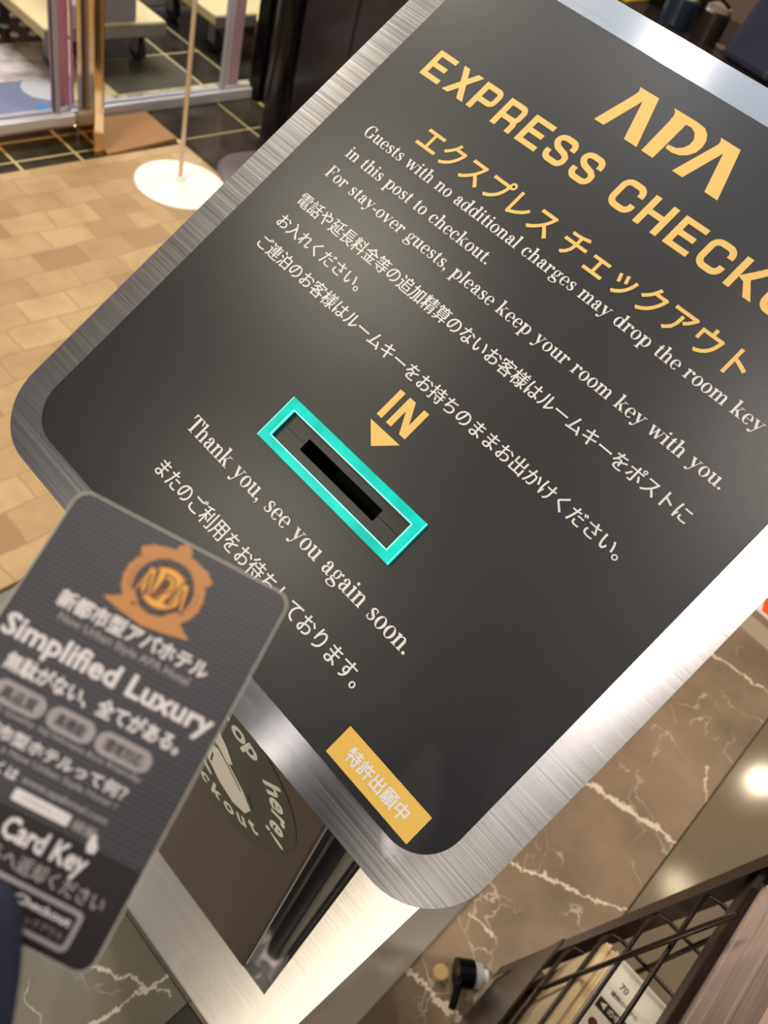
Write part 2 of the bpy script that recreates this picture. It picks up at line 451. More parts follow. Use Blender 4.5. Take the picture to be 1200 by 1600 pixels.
# ------------------------------------------------------------------ lettering
def serif(ch):
    """one glyph of a bold modern roman: (MB, advance); x-height 1, capitals 1.5"""
    g = MB(); S_ = 0.21; T = 0.055; H = 0.07
    def stem(x, y0, y1, w=S_): g.rect(x-w/2, x+w/2, y0, y1)
    def foot(x, w=0.42, y=0.0): g.rect(x-w/2, x+w/2, y, y+T); g.fan([(x-S_/2-.06, y+T),(x+S_/2+.06, y+T),(x+S_/2, y+T+.06),(x-S_/2, y+T+.06)])
    def flag(x, y): g.fan([(x-S_/2-.13, y-.09),(x-S_/2-.13, y-.04),(x+S_/2, y+.02),(x+S_/2, y-.2),(x-S_/2, y-.2)])
    def arch(x0, x1, yb=0.0):
        g.ribbon([(x0+S_/2-.03, .74, .06),(x0+.22, .92, .09),((x0+x1)/2+.13, .945, .13),(x1-.02, .80, .20),(x1, .6, S_),(x1, yb, S_)])
    a = 0
    if ch == 'i': stem(.24, 0, 1); foot(.24); flag(.24, 1); g.disc(.22, 1.30, .125); a = .50
    elif ch == 'l': stem(.24, 0, 1.5); foot(.24); flag(.24, 1.5); a = .50
    elif ch == 'n': stem(.24, 0, .98); flag(.24, 1); arch(.24, .76); foot(.24); foot(.76); a = 1.02
    elif ch == 'm': stem(.24, 0, .98); flag(.24, 1); arch(.24, .74); arch(.74, 1.24); foot(.24); foot(.74, .38); foot(1.24); a = 1.50
    elif ch == 'h': stem(.24, 0, 1.48); flag(.24, 1.5); arch(.24, .76); foot(.24); foot(.76); a = 1.02
    elif ch == 'r': stem(.24, 0, .98); flag(.24, 1); foot(.24, .46); g.ribbon([(.32, .7, .05),(.42, .88, .07),(.56, .95, .10),(.66, .93, .12)]); g.disc(.66, .82, .135); a = .80
    elif ch == 'u':
        stem(.24, .25, .98); flag(.24, 1); g.ribbon([(.24, .3, S_),(.26, .14, .19),(.40, .05, .12),(.55, .08, .08),(.68, .24, .05)]); stem(.76, 0, .98); flag(.76, 1)
        g.fan([(.86, 0),(1.0, .03),(1.0, .08),(.86, .12)]); a = 1.02
    elif ch == 'o': g.ring(.46, .48, .42, .52, .22, .06); a = .92
    elif ch == 'e': g.ring(.46, .48, .41, .52, .21, .06, 0, 318); g.rect(.2, .86, .48, .54); a = .88
    elif ch == 'c': g.ring(.46, .48, .42, .52, .22, .06, 48, 318); g.disc(.68, .76, .13); a = .86
    elif ch == 'd': g.ring(.44, .48, .40, .52, .21, .06); stem(.78, 0, 1.48); flag(.78, 1.5); g.fan([(.88, 0),(1.02, .03),(1.02, .08),(.88, .12)]); a = 1.05
    elif ch == 'p': g.ring(.60, .48, .40, .52, .21, .06); stem(.26, -.45, .98); flag(.26, 1); foot(.26, .46, -.48); a = 1.06
    elif ch == 'a':
        g.disc(.24, .74, .12); g.ribbon([(.18, .80, .08),(.30, .95, .09),(.47, .96, .11),(.60, .82, .19),(.62, .6, S_),(.62, .2, S_),(.68, .05, .14),(.80, .03, .07),(.88, .1, .04)])
        g.ribbon([(.55, .60, .06),(.34, .52, .12),(.20, .36, .19),(.20, .18, .21),(.32, .04, .14),(.46, .06, .08),(.56, .18, .05)]); a = .90
    elif ch == 's':
        g.ribbon([(.60, .74, .05),(.52, .92, .08),(.36, .95, .10),(.20, .84, .15),(.20, .68, .19),(.38, .53, .23),(.58, .38, .21),(.60, .20, .16),(.48, .05, .10),(.28, .02, .08),(.13, .22, .05)])
        g.fan([(.56, .68),(.62, .68),(.62, .98),(.57, .98)]); g.fan([(.10, .02),(.15, .02),(.16, .33),(.10, .33)]); a = .76
    elif ch == 't': g.ribbon([(.27, 1.25, .06),(.27, 1.0, .20),(.27, .3, S_),(.30, .1, .18),(.42, .04, .10),(.54, .12, .05)]); g.rect(.04, .52, .93, 1.0); g.fan([(.17, 1.0),(.37, 1.0),(.37, 1.3),(.33, 1.3)]); a = .60
    elif ch == 'k':
        stem(.24, 0, 1.48); flag(.24, 1.5); foot(.24); g.ribbon([(.34, .42, .06),(.76, .95, .06)], False); g.ribbon([(.46, .58, .2),(.80, .04, .24)], False); g.rect(.56, .96, .945, 1.0); g.rect(.60, 1.06, 0, T); a = 1.06
    elif ch == 'y':
        g.ribbon([(.20, .97, .24),(.53, .18, .22)], False); g.ribbon([(.82, .97, .06),(.50, .06, .08),(.36, -.28, .08),(.20, -.38, .10)]); g.disc(.17, -.30, .125)
        g.rect(.0, .42, .945, 1.0); g.rect(.64, 1.0, .945, 1.0); a = .98
    elif ch == 'v': g.ribbon([(.18, .97, .24),(.50, .02, .2)], False); g.ribbon([(.80, .97, .06),(.50, .02, .08)], False); g.rect(0, .40, .945, 1.0); g.rect(.62, .98, .945, 1.0); a = .96
    elif ch == 'w':
        g.ribbon([(.17, .97, .23),(.44, .02, .19)], False); g.ribbon([(.66, .97, .06),(.44, .02, .08)], False); g.ribbon([(.66, .97, .22),(.94, .02, .19)], False)
        g.ribbon([(1.20, .97, .06),(.94, .02, .08)], False); g.rect(0, .38, .945, 1.0); g.rect(.52, .86, .945, 1.0); g.rect(1.04, 1.38, .945, 1.0); a = 1.36
    elif ch == 'g':
        g.ring(.42, .64, .31, .36, .17, .055); g.ribbon([(.66, .86, .05),(.76, .93, .08)], False); g.disc(.80, .90, .10)
        g.ribbon([(.28, .36, .06),(.16, .24, .13),(.24, .11, .20),(.50, .05, .22),(.76, -.06, .18),(.80, -.22, .12),(.66, -.36, .08),(.42, -.41, .08),(.18, -.36, .12),(.10, -.22, .14),(.20, -.06, .10),(.34, .02, .07)]); a = .92
    elif ch == 'G':
        g.ring(.62, .75, .56, .78, .24, .07, 42, 322); stem(1.04, .08, .66); g.rect(.78, 1.26, .62, .68); g.fan([(1.00, .95),(1.06, .95),(1.06, 1.5),(1.01, 1.5),(.94, 1.22)]); a = 1.32
    elif ch == 'F': stem(.28, 0, 1.5, .24); foot(.28, .52); g.rect(.04, 1.0, 1.44, 1.5); g.fan([(1.0, 1.5),(1.02, 1.05),(.96, 1.05),(.78, 1.44)]); g.rect(.3, .72, .74, .80); g.rect(.68, .74, .56, .98); a = 1.08
    elif ch == 'T': stem(.56, 0, 1.5, .25); foot(.56, .56); g.rect(.04, 1.08, 1.44, 1.5); g.fan([(.04, 1.5),(.0, 1.02),(.06, 1.02),(.24, 1.44)]); g.fan([(1.08, 1.5),(1.12, 1.02),(1.06, 1.02),(.88, 1.44)]); a = 1.14
    elif ch == '.': g.disc(.18, .12, .13); a = .44
    elif ch == ',': g.disc(.18, .12, .13); g.ribbon([(.28, .12, .06),(.28, -.08, .07),(.14, -.26, .04)]); a = .44
    elif ch == '-': g.rect(.06, .50, .34, .50); a = .56
    elif ch == ' ': a = .55
    return g, a

def gothic(ch):
    """squared-round bold sans capitals, cap height 1"""
    g = MB(); s = .205; v_ = .175
    def arcbox(pts): g.ribbon([(x, y, s) for x, y in pts])
    def corner(cx, cy, r, a0, a1, n=6): return [(cx+r*math.cos(math.radians(a0+(a1-a0)*k/n)), cy+r*math.sin(math.radians(a0+(a1-a0)*k/n))) for k in range(n+1)]
    def path(pts, w=.19): g.ribbon([(x, y, w) for x, y in pts], False)
    a = 1.0
    if ch == 'E': g.rect(0, s, 0, 1); g.rect(0, .80, 1-v_, 1); g.rect(0, .70, .5-v_/2, .5+v_/2); g.rect(0, .80, 0, v_); a = .92
    elif ch == 'X': g.fan([(0,0),(.25,0),(.88,1),(.64,1)]); g.fan([(.02,1),(.26,1),(.90,0),(.65,0)]); a = .96
    elif ch in 'PR':
        g.rect(0, s, 0, 1); path([(0, .91),(.48, .91)] + corner(.54, .76, .15, 90, 0) + [(.69, .60)] + corner(.54, .56, .15, 0, -90) + [(.1, .41)], .18)
        if ch == 'R': path([(.44, .41)] + corner(.54, .26, .15, 90, 0) + [(.69, 0)], .19)
        a = .93
    elif ch == 'S':
        path([(.70, .64),(.70, .70)] + corner(.52, .73, .18, 0, 90) + [(.30, .91)] + corner(.28, .73, .17, 90, 190) + [(.16, .62)] + [(.26, .54),(.58, .46),(.69, .37)] + corner(.52, .27, .18, 0, -90) + [(.30, .09)] + corner(.27, .27, .18, -90, -180) + [(.09, .36)], .185); a = .93
    elif ch == 'C':
        path([(.74, .64)] + corner(.54, .71, .20, 0, 90) + [(.32, .91)] + corner(.32, .69, .22, 90, 180) + [(.10, .5)] + corner(.32, .31, .22, 180, 270) + [(.54, .09)] + corner(.54, .29, .20, -90, 0) + [(.74, .36)], .19); a = .95
    elif ch == 'H': g.rect(0, s, 0, 1); g.rect(.62, .62+s, 0, 1); g.rect(0, .8, .5-v_/2, .5+v_/2); a = .97
    elif ch == 'K': g.rect(0, s, 0, 1); g.fan([(.22,.44),(.62,1),(.88,1),(.46,.42)]); g.fan([(.28,.50),(.46,.56),(.92,0),(.66,0)]); g.fan([(.18,.42),(.40,.70),(.46,.56),(.36,.36)]); a = .94
    elif ch == 'O':
        path([(.5, .91)] + corner(.34, .69, .22, 90, 180)[0:] + [(.12, .5)] + corner(.34, .31, .22, 180, 270) + corner(.58, .31, .22, 270, 360) + corner(.58, .69, .22, 0, 90) + [(.46, .91)], .19); a = 1.0
    elif ch == 'U': path([(.10, 1),(.10, .34)] + corner(.33, .32, .23, 180, 270) + corner(.51, .32, .23, 270, 360) + [(.74, 1)], .19); a = .94
    elif ch == 'T': g.rect(.30, .30+s, 0, 1); g.rect(0, .8, 1-v_, 1); a = .84
    elif ch == 'I': g.rect(0, s, 0, 1); a = .34
    elif ch == 'N': g.rect(0, s, 0, 1); g.rect(.58, .58+s, 0, 1); g.fan([(0, 1),(.24, 1),(.785, 0),(.55, 0)]); a = .94
    elif ch == ' ': a = .38
    return g, a

def compose(text, font, track=0.0):
    out = MB(); x = 0
    for ch in text:
        g, a = font(ch)
        if g.v: out.add([(p[0]+x, p[1], p[2]) for p in g.v], g.f)
        x += a + track
    return out

DG = None
def cjk(text, bold=0.0, spread=0.0, resolution=3):
    """text outlines from Blender's own built-in face; spread thickens the uprights"""
    c = bpy.data.curves.new('t', 'FONT'); c.body = text; c.size = 1.0; c.resolution_u = resolution
    o = bpy.data.objects.new('t', c); COL.objects.link(o)
    bpy.context.view_layer.update()
    me = o.evaluated_get(bpy.context.evaluated_depsgraph_get()).to_mesh()
    out = MB()
    vs_ = [(p.co.x, p.co.y, 0) for p in me.vertices]; fs = [tuple(p.vertices) for p in me.polygons]
    if bold: sh = [(0, 0)] + [(bold*math.cos(math.radians(a)), bold*math.sin(math.radians(a))) for a in range(0, 360, 45)]
    elif spread: sh = [(-spread, 0), (0, 0), (spread, 0)]
    else: sh = [(0, 0)]
    for dx, dy in sh:
        out.add([(x+dx, y+dy, 0) for x, y, z in vs_], fs, True)
    bpy.data.objects.remove(o); bpy.data.curves.remove(c)
    return out

def fit(g, u0, u1, base, h, ref=1.0, z=0.0):
    """scale glyph mesh: x extents to u0..u1, y: baseline at base with `ref` units = h (all mm)"""
    x0, x1, _, _ = g.bounds()
    k = (u1-u0)/(x1-x0); s = h/ref
    g.remap(lambda p: ((u0+(p[0]-x0)*k)/1000, (base+p[1]*s)/1000, p[2]))
    return g
def fitbox(g, u0, u1, v0, v1, z=0.0):
    x0, x1, y0, y1 = g.bounds()
    g.remap(lambda p: ((u0+(p[0]-x0)*(u1-u0)/(x1-x0))/1000, (v0+(p[1]-y0)*(v1-v0)/(y1-y0))/1000, p[2]))
    return g
def rrect(x0, x1, y0, y1, r, n=10):
    pts = []
    for cx, cy, a in ((x1-r, y1-r, 0), (x0+r, y1-r, 90), (x0+r, y0+r, 180), (x1-r, y0+r, 270)):
        for k in range(n+1):
            t = math.radians(a + 90*k/n); pts.append((cx+r*math.cos(t), cy+r*math.sin(t)))
    return pts

# ================================================================== THE ROOM
floor = MB().box(-5.0, 4.5, -4.0, 6.5, -0.06, -0.006).build('floor', M['dark_grout']); setp(floor, kind='structure')
def tile(name, mt, x0, x1, y0, y1, g=0.002, z1=0.0, z0=-0.006, parent=floor):
    return MB().box(x0+g, x1-g, y0+g, y1-g, z0, z1).build(name, mt, parent)
# marble slabs to the right of, in front of and behind the post
for (x0, x1, y0, y1) in ((-0.107, 0.26, 0.2, 1.54), (0.26-0.367, 0.26, 1.6, 2.6)):
    tile('marble_tile', M['marble'], x0, x1, y0, y1, 0.0008)
for (x0, x1) in ((-0.83, -0.47), (-0.47, -0.107)):
    for (y0, y1) in ((-2.0, -0.9), (-0.9, 0.2), (0.2, 1.54)):
        tile('marble_tile', M['marble_shaded'], x0, x1, y0, y1, 0.0008)
tile('granite_tile', M['gloss_tile2'], -0.107, 0.26, -0.9, 0.2)
tile('granite_tile', M['gloss_tile2'], -0.107, 0.26, -2.0, -0.9)
for x0 in (0.26, 1.16, 2.06):
    for (y0, y1) in ((-1.0, 0.0), (0.0, 1.54), (1.6, 3.0), (3.0, 4.5)):
        tile('gloss_tile', M['gloss_tile'], x0, x0+0.9, y0, y1)
tile('stone_strip', M['grey_trim'], -0.83, 2.9, 1.54, 1.6, 0.001)
# carpet
cp = MB().box(-2.03, -0.835, -3.5, 1.55, -0.006, 0.004).build('carpet', M['carpet'], floor)
# black tiles with pale joints by the entrance
gr = MB().box(-4.4, -2.032, -1.2, 2.02, -0.006, -0.0025).build('grout_bed', M['grout'], floor)
gr = MB().box(-2.03, -0.86, 1.552, 2.02, -0.006, -0.0025).build('grout_bed', M['grout'], floor)
xs = [-2.034, -2.082, -2.25]
ys = [-0.8, -0.45, -0.08, 0.29, 0.66, 1.03, 1.212, 1.55]
for i in range(2):
    for j in range(len(ys)-1):
        tile('black_tile', M['black_tile'], xs[i+1], xs[i], ys[j], ys[j+1], 0.005)
for (x0, x1) in ((-2.25, -2.06), (-2.06, -1.70), (-1.70, -1.30), (-1.30, -0.87)):
    for (y0, y1) in ((1.555, 1.838), (1.838, 1.99)):
        tile('black_tile', M['black_tile'], x0, x1, y0, y1, 0.004)
M['sheen_tile'] = mat('sheen_black_tile', lin(92, 88, 72), 0.16)  # black tile with its reflected brightness put into the colour
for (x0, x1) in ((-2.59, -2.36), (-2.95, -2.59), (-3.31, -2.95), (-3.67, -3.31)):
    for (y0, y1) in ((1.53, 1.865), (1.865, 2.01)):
        tile('black_tile', M['sheen_tile'] if (x0, y0) == (-2.59, 1.53) else M['black_tile'], x0, x1, y0, y1, 0.006)
for (x0, x1) in ((-3.67, -3.31), (-3.31, -2.95), (-2.95, -2.74)):
    for (y0, y1) in ((0.9, 1.23), (1.23, 1.53)):
        tile('black_tile', M['black_tile'], x0, x1, y0, y1, 0.004)
for (x0, x1) in ((-2.59, -2.36), (-2.95, -2.59), (-3.31, -2.95), (-3.67, -3.31)):
    tile('black_tile', M['black_tile'], x0, x1, 2.01, 2.32, 0.006)
tile('threshold_stone', M['stone_ochre'], -2.36, -2.25, 1.34, 2.35, 0.002)
tile('threshold_stone', M['stone_pink'], -2.74, -2.50, 0.2, 1.53, 0.002)
tile('blue_grey_mat', M['bluegrey'], -2.50, -2.25, 0.2, 1.34, 0.002)
pf = MB(); pts = [(-2.50, 1.385)] + [(-2.50+0.135*math.sin(math.radians(a))*1.05, 1.385-0.125+0.0+0.0*a-0.0) for a in ()]
pf.prism([(-2.497, 1.279), (-2.497, 1.375), (-2.365, 1.305), (-2.395, 1.262), (-2.43, 1.25), (-2.468, 1.258)], 0.0, 0.001)
pf.build('floor_film', M['pale_grey'], floor)
MB().lathe([(0.016, 0.0), (0.016, 0.0012)], (-2.339, 1.256, 0), 24).build('floor_dot', M['blue_dot'], floor)
# raised white studs on the black tiles beyond the glass
for i in range(6):
    for j in range(5):
        x = -2.79 - 0.065*i; y = 1.22 + 0.065*j
        MB().lathe([(0.014, -0.001), (0.013, 0.004), (0.009, 0.006)], (x, y, 0), 14).build('floor_stud', M['white_paint'], floor, smooth=False)
# brown doormat at the glass door
dm = MB().prism([(-2.225, 1.305), (-2.225, 1.545), (-2.055, 1.545), (-2.035, 1.32), (-2.034, 1.29)], 0.0, 0.010).build('doormat', M['mat_brown'])
setp(dm, 'plain brown doormat in front of the glass entrance door', 'doormat')

# black polished wall behind the post
wb = empty('wall_back', (-1.85, 2.06, 0), kind='structure')
for k in range(2):
    x0 = -2.20 + 0.36*k
    MB().box(x0+0.003, x0+0.357, 2.0, 2.10, 0.0, 1.297).build('wall_panel', M['black_gloss'], wb, bevel=0.002)
    MB().box(x0+0.003, x0+0.357, 2.0, 2.10, 1.303, CEIL).build('wall_panel', M['black_gloss'], wb, bevel=0.002)
MB().box(-2.2, -1.48, 2.006, 2.094, 0.0, CEIL-0.001).build('wall_core', M['dark_grout'], wb)
MB().box(-2.26, -2.205, 1.985, 2.09, 0.0, CEIL).build('wall_jamb', M['black_metal'], wb, bevel=0.003)
# glass entrance: left fixed pane on a low plinth, middle and right pane on a floor rail
w1 = empty('window_1', (-2.16, 0.6, 0), kind='structure')
MB().box(-2.20, -2.13, -0.6, 1.25, 0.0, 0.05).build('plinth', M['bronze'], w1, bevel=0.003)
MB().box(-2.19, -2.135, -0.6, 1.25, 0.05, 0.078).build('rail', M['alu'], w1, bevel=0.003)
MB().box(-2.168, -2.160, -0.6, 1.200, 0.078, 2.3).build('glass_pane', M['glass'], w1)
MB().box(-2.168, -2.160, 1.212, 1.25, 0.078, 2.3).build('glass_pane', M['glass'], w1)
MB().box(-2.175, -2.153, 1.200, 1.212, 0.0, 2.3).build('mullion', M['cart_lav'], w1)
p = MB().box(-2.13, -2.045, 1.252, 1.285, 0.0, 2.3).build('pillar', M['bronze'], w1, bevel=0.003)
w2 = empty('window_2', (-2.25, 1.65, 0), kind='structure')
MB().box(-2.275, -2.235, 1.29, 1.985, 0.0, 0.035).build('rail', M['alu'], w2, bevel=0.004)
MB().box(-2.259, -2.251, 1.29, 1.86, 0.035, 2.3).build('glass_pane', M['glass'], w2)
MB().box(-2.259, -2.251, 1.87, 1.98, 0.035, 2.3).build('glass_pane', M['glass'], w2)
MB().box(-2.265, -2.245, 1.858, 1.872, 0.035, 2.3).build('mullion', M['alu'], w2)
# pink reflections in the glass, built as upright panels beyond it
for x, y0, y1, mt, lb in ((-3.05, 1.50, 1.86, M['pink'], 'solid pink panel standing in for a reflection in the left glass pane'),
                          (-2.95, 2.38, 2.75, M['pale_pink'], 'pale pink panel standing in for a reflection in the right glass pane')):
    r_ = empty('reflection_panel', (x, (y0+y1)/2, 0), lb, 'reflection')
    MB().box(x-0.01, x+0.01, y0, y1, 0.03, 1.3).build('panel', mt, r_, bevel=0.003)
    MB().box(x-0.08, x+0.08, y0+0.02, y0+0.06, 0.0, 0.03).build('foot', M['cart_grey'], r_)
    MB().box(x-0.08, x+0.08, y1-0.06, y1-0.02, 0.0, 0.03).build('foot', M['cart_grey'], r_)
pk = MB().box(-2.30, -2.29, 1.265, 1.335, 0.0, 1.2).build('reflection_strip', M['pink']); setp(pk, 'narrow pink strip standing in for a reflection in the left glass pane', 'banner')
pk2 = MB().box(-2.33, -2.31, 1.93, 1.975, 0.0, 1.2).build('reflection_strip', M['pale_pink']); setp(pk2, 'narrow pale pink strip standing in for a reflection beside the black door jamb', 'banner')
wl = MB().box(-5.0, -4.9, -4, 6.5, 0, CEIL).build('wall_left', mat('outer_lobby_wall', lin(170, 160, 158), 0.7)); setp(wl, kind='structure')
wf = MB().box(-5.0, 4.5, 5.2, 5.3, 0, CEIL).build('wall_far', M['brown_wall']); setp(wf, kind='structure')
ce = MB().box(-5.0, 4.5, -4.0, 5.3, CEIL, CEIL+0.05).build('ceiling', M['ceiling']); setp(ce, kind='structure')
DL_LABELS = ['wide recessed ceiling downlight right above the post, its glow on the right of the sign', 'recessed ceiling downlight left of the post, its glow on the upper left lettering', 'recessed ceiling downlight whose glow lies beside the lit slot',
             'recessed ceiling downlight far behind the visitor on the left', 'recessed ceiling downlight straight behind the visitor',
             'recessed ceiling downlight mirrored as a bright spot in the glossy floor tile', 'recessed ceiling downlight mirrored faintly in the floor tile by the rack',
             'recessed ceiling downlight over the marble at the right', 'recessed ceiling downlight over the patchwork carpet',
             'recessed ceiling downlight over the white pole stand', 'tiny recessed ceiling downlight glinting in the top steel border']
for i, (x, y, d, pw, c_) in enumerate(DOWNLIGHTS):
    t = empty('ceiling_downlight', (x, y, CEIL), DL_LABELS[i], 'ceiling light', 'round downlights in the ceiling')
    prof = MB().lathe([(d*0.5+0.02, -0.006), (d*0.5+0.018, 0.0)], (x, y, CEIL-0.001), 28); prof.build('trim_ring', M['trim_white'], t)
    L = area('downlight_lamp', (x, y, CEIL-0.012), d, pw, c_)
    L.parent = t; L.location = (0, 0, -0.012)

# ================================================================== THE POST
NW = Vector((0, -0.612638568, 0.790363198))       # sign normal, up and towards the visitor
VU = Vector((0, 0.790363198, 0.612638568))        # up along the sign
P0 = Vector((0, 0.612638568*0.39, 1.30-0.790363198*0.39))
PF = Matrix(((1, 0, 0, P0.x), (0, VU.y, NW.y, P0.y), (0, VU.z, NW.z, P0.z), (0, 0, 0, 1)))
def pf(z=0.0): return PF @ Matrix.Translation(Vector((0, 0, z)))
post = empty('checkout_post', (-0.168, 0.34, 0), 'slanted steel framed express checkout key drop post with cyan lit slot', 'key drop post')
tv = lambda co: (co.y, co.x)     # tangent along the slope, across the brushing
hole = [(-0.1964, 0.0014), (-0.1964, 0.0092), (-0.1384, 0.0092), (-0.1384, 0.0014)]
fr = MB().prism(rrect(-0.3570, 0.0203, -0.1155, 0.3078, 0.038, 14), -0.004, 0.0, [[(-0.215, -0.005), (-0.215, 0.016), (-0.120, 0.016), (-0.120, -0.005)]])
fr.build('steel_frame', M['steel'], post, PF, uvfn=tv)
# bright cut line around the panel
a_ = rrect(-0.3374, -0.0010, -0.0965, 0.2890, 0.0235, 12)
panel = MB().prism(a_, 0.0, 0.0006, [[(-0.2135, -0.0036), (-0.2135, 0.0142), (-0.1213, 0.0142), (-0.1213, -0.0036)]]).build('sign_panel', M['panel'], post, PF)
def put(g, name, mt, z=0.00075, parent=panel, label=None, frame=None):
    o = g.build(name, mt, parent, (frame if frame is not None else PF) @ Matrix.Translation(Vector((0, 0, z))))
    if label: o['label'] = label
    return o
W_, Y_ = M['white_print'], M['yellow']
put(fit(compose('EXPRESS CHECKOUT', gothic, 0.09), -313.6, -22.5, 207.6, 18.8), 'headline', Y_)
kana = cjk('エクスプレス チェックアウト', 0.016)
put(fitbox(kana, -281.5, -56.5, 170.4, 187.6), 'subheading', Y_)
for nm, poly in (('logo_letter', [(-204.5, 271.2), (-191.5, 271.3), (-180.8, 241.8), (-189.5, 241.8), (-197.2, 264.9), (-204.0, 242.1), (-210.7, 242.1), (-203.5, 265.9), (-203.0, 268.4), (-203.6, 270.0)]),
                 ('logo_letter', [(-177.5, 241.7), (-169.8, 241.7), (-169.6, 251.6), (-169.6, 266.9), (-166.0, 267.1), (-162.8, 265.6), (-160.4, 262.3), (-160.1, 258.8), (-161.5, 255.4), (-164.2, 253.2), (-169.0, 252.4), (-168.5, 250.0), (-164.1, 249.8), (-160.0, 250.8), (-156.6, 253.4), (-154.4, 257.0), (-154.0, 261.1), (-154.8, 265.0), (-157.0, 268.4), (-160.6, 270.8), (-166.7, 271.4), (-181.2, 271.2), (-179.4, 269.8), (-178.3, 267.5), (-177.9, 263.6)]),
                 ('logo_letter', [(-150.4, 271.0), (-137.8, 270.9), (-127.6, 241.6), (-135.9, 241.7), (-143.3, 264.3), (-150.2, 241.7), (-156.9, 241.7), (-149.4, 265.1), (-148.8, 267.3), (-149.1, 269.3)])):
    g = MB(); g.fan([(x/1000, y/1000) for x, y in poly]); put(g, nm, Y_)
for txt, u0, u1, base in (('Guests with no additional charges may drop the room key', -311.0, -32.0, 158.0),
                          ('in this post to checkout.', -309.3, -195.0, 141.5),
                          ('For stay-over guests, please keep your room key with you.', -310.0, -27.0, 125.3)):
    put(fit(compose(txt, serif, 0.02), u0, u1, base, 5.3), 'text_line', W_)
for txt, u0, u1, v0, v1 in (('電話や延長料金等の追加精算のないお客様はルームキーをポストに', -310.0, -27.5, 101.4, 110.9),
                            ('お入れください。', -310.0, -239.5, 84.6, 93.4),
                            ('ご連泊のお客様はルームキーをお持ちのままお出かけください。', -309.0, -38.0, 67.6, 77.0)):
    put(fitbox(cjk(txt, 0, 0.016), u0, u1, v0, v1), 'text_line', W_)
put(fit(compose('Thank you, see you again soon.', serif, 0.02), -255.5, -78.5, -34.2, 6.6), 'text_line', W_)
put(fitbox(cjk('またのご利用をお待ちしております。', 0, 0.016), -250.0, -84.5, -64.0, -53.0), 'text_line', W_)
put(fitbox(compose('IN', gothic, 0.05), -178.6, -157.0, 43.3, 61.4), 'slot_caption', Y_)
g = MB(); g.fan([(-0.1790, 0.0393), (-0.1566, 0.0393), (-0.1679, 0.0288)]); put(g, 'arrow', Y_)
# slot: lit acrylic surround, black insert in two halves, open chute
led = MB().prism([(-0.2192, -0.0087), (-0.1157, -0.0087), (-0.1157, 0.0197), (-0.2192, 0.0197)], 0.0006, 0.0030,
                 [[(-0.2136, -0.0037), (-0.2136, 0.0143), (-0.1212, 0.0143), (-0.1212, -0.0037)]]).build('slot_surround_light', M['led'], post, PF)
ed = MB()
for (u0, u1, v0, v1) in ((-0.2138, -0.2132, -0.0039, 0.0145), (-0.1216, -0.1210, -0.0039, 0.0145), (-0.2138, -0.1210, 0.0140, 0.0146), (-0.2138, -0.1210, -0.0040, -0.0034)):
    ed.box(u0, u1, v0, v1, 0.0029, 0.0031)
for (u0, u1, v0, v1) in ((-0.2192, -0.2189, -0.0087, 0.0197), (-0.1160, -0.1157, -0.0087, 0.0197)):
    ed.box(u0, u1, v0, v1, 0.0029, 0.0031)
ed.build('light_edge', M['led_edge'], led, PF)
ins = MB()
sv = 0.0053
ins.prism([(-0.2134, sv+.00015), (-0.1964, sv+.00015), (-0.1964, 0.0092), (-0.1384, 0.0092), (-0.1384, sv+.00015), (-0.1214, sv+.00015), (-0.1214, 0.0141), (-0.2134, 0.0141)], -0.002, -0.0004)
ins.prism([(-0.2134, -0.0035), (-0.1214, -0.0035), (-0.1214, sv-.00015), (-0.1384, sv-.00015), (-0.1384, 0.0014), (-0.1964, 0.0014), (-0.1964, sv-.00015), (-0.2134, sv-.00015)], -0.002, -0.0004)
ins.build('slot_insert', M['slot_black'], post, PF)
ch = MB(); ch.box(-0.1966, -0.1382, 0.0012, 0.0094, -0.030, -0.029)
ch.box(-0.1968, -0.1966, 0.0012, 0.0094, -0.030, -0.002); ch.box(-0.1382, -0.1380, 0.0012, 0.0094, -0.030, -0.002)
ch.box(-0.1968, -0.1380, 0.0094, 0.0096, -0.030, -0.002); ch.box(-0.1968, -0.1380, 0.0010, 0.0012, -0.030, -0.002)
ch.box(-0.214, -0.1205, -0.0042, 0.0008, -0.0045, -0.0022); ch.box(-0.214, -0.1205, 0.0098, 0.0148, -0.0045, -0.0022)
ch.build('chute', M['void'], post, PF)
# patent pending sticker
stk = MB().box(-0.0726, -0.0163, -0.0924, -0.0757, 0.0006, 0.0009).build('patent_sticker', M['sticker_yellow'], post, PF)
put(fitbox(cjk('特許出願中', 0.026), -64.5, -24.5, -88.2, -80.0), 'text_line', M['white_print'], 0.0010, stk)
# body: steel shell with two vertical grooves either side of the recessed front panel
XL, XR, YF, YB = -0.345, 0.009, 0.205, 0.478
def top_z(y): return P0.z + (y-P0.y)*VU.z/VU.y - 0.042
def groove(x0, x1):
    cx, r = (x0+x1)/2, (x1-x0)/2
    return [(cx - r*math.cos(math.pi*k/14), YF + 0.9*r*math.sin(math.pi*k/14)) for k in range(15)]
low = MB().box(XL, XR, YF, YB, 0.006, 0.36)
low.build('lower_body', M['steel_body'], post, uvfn=lambda co: (co.z, co.x))
sec = [(XL, YF)] + [(-0.304, YF)] + groove(-0.304, -0.272)[1:] + [(-0.2715, YF+0.004), (-0.0655, YF+0.004), (-0.065, YF)] + groove(-0.065, -0.033)[1:] + [(XR, YF), (XR, YB), (XL, YB)]
ub = MB(); n_ = len(sec)
vs_ = [(x, y, 0.3601) for x, y in sec] + [(x, y, top_z(y)) for x, y in sec]
tr = tessellate_polygon([[Vector((x, y, 0)) for x, y in sec]])
ub.add(vs_, [tuple(i+n_ for i in t) for t in tr] + [(i, (i+1) % n_, n_+(i+1) % n_, n_+i) for i in range(n_)])
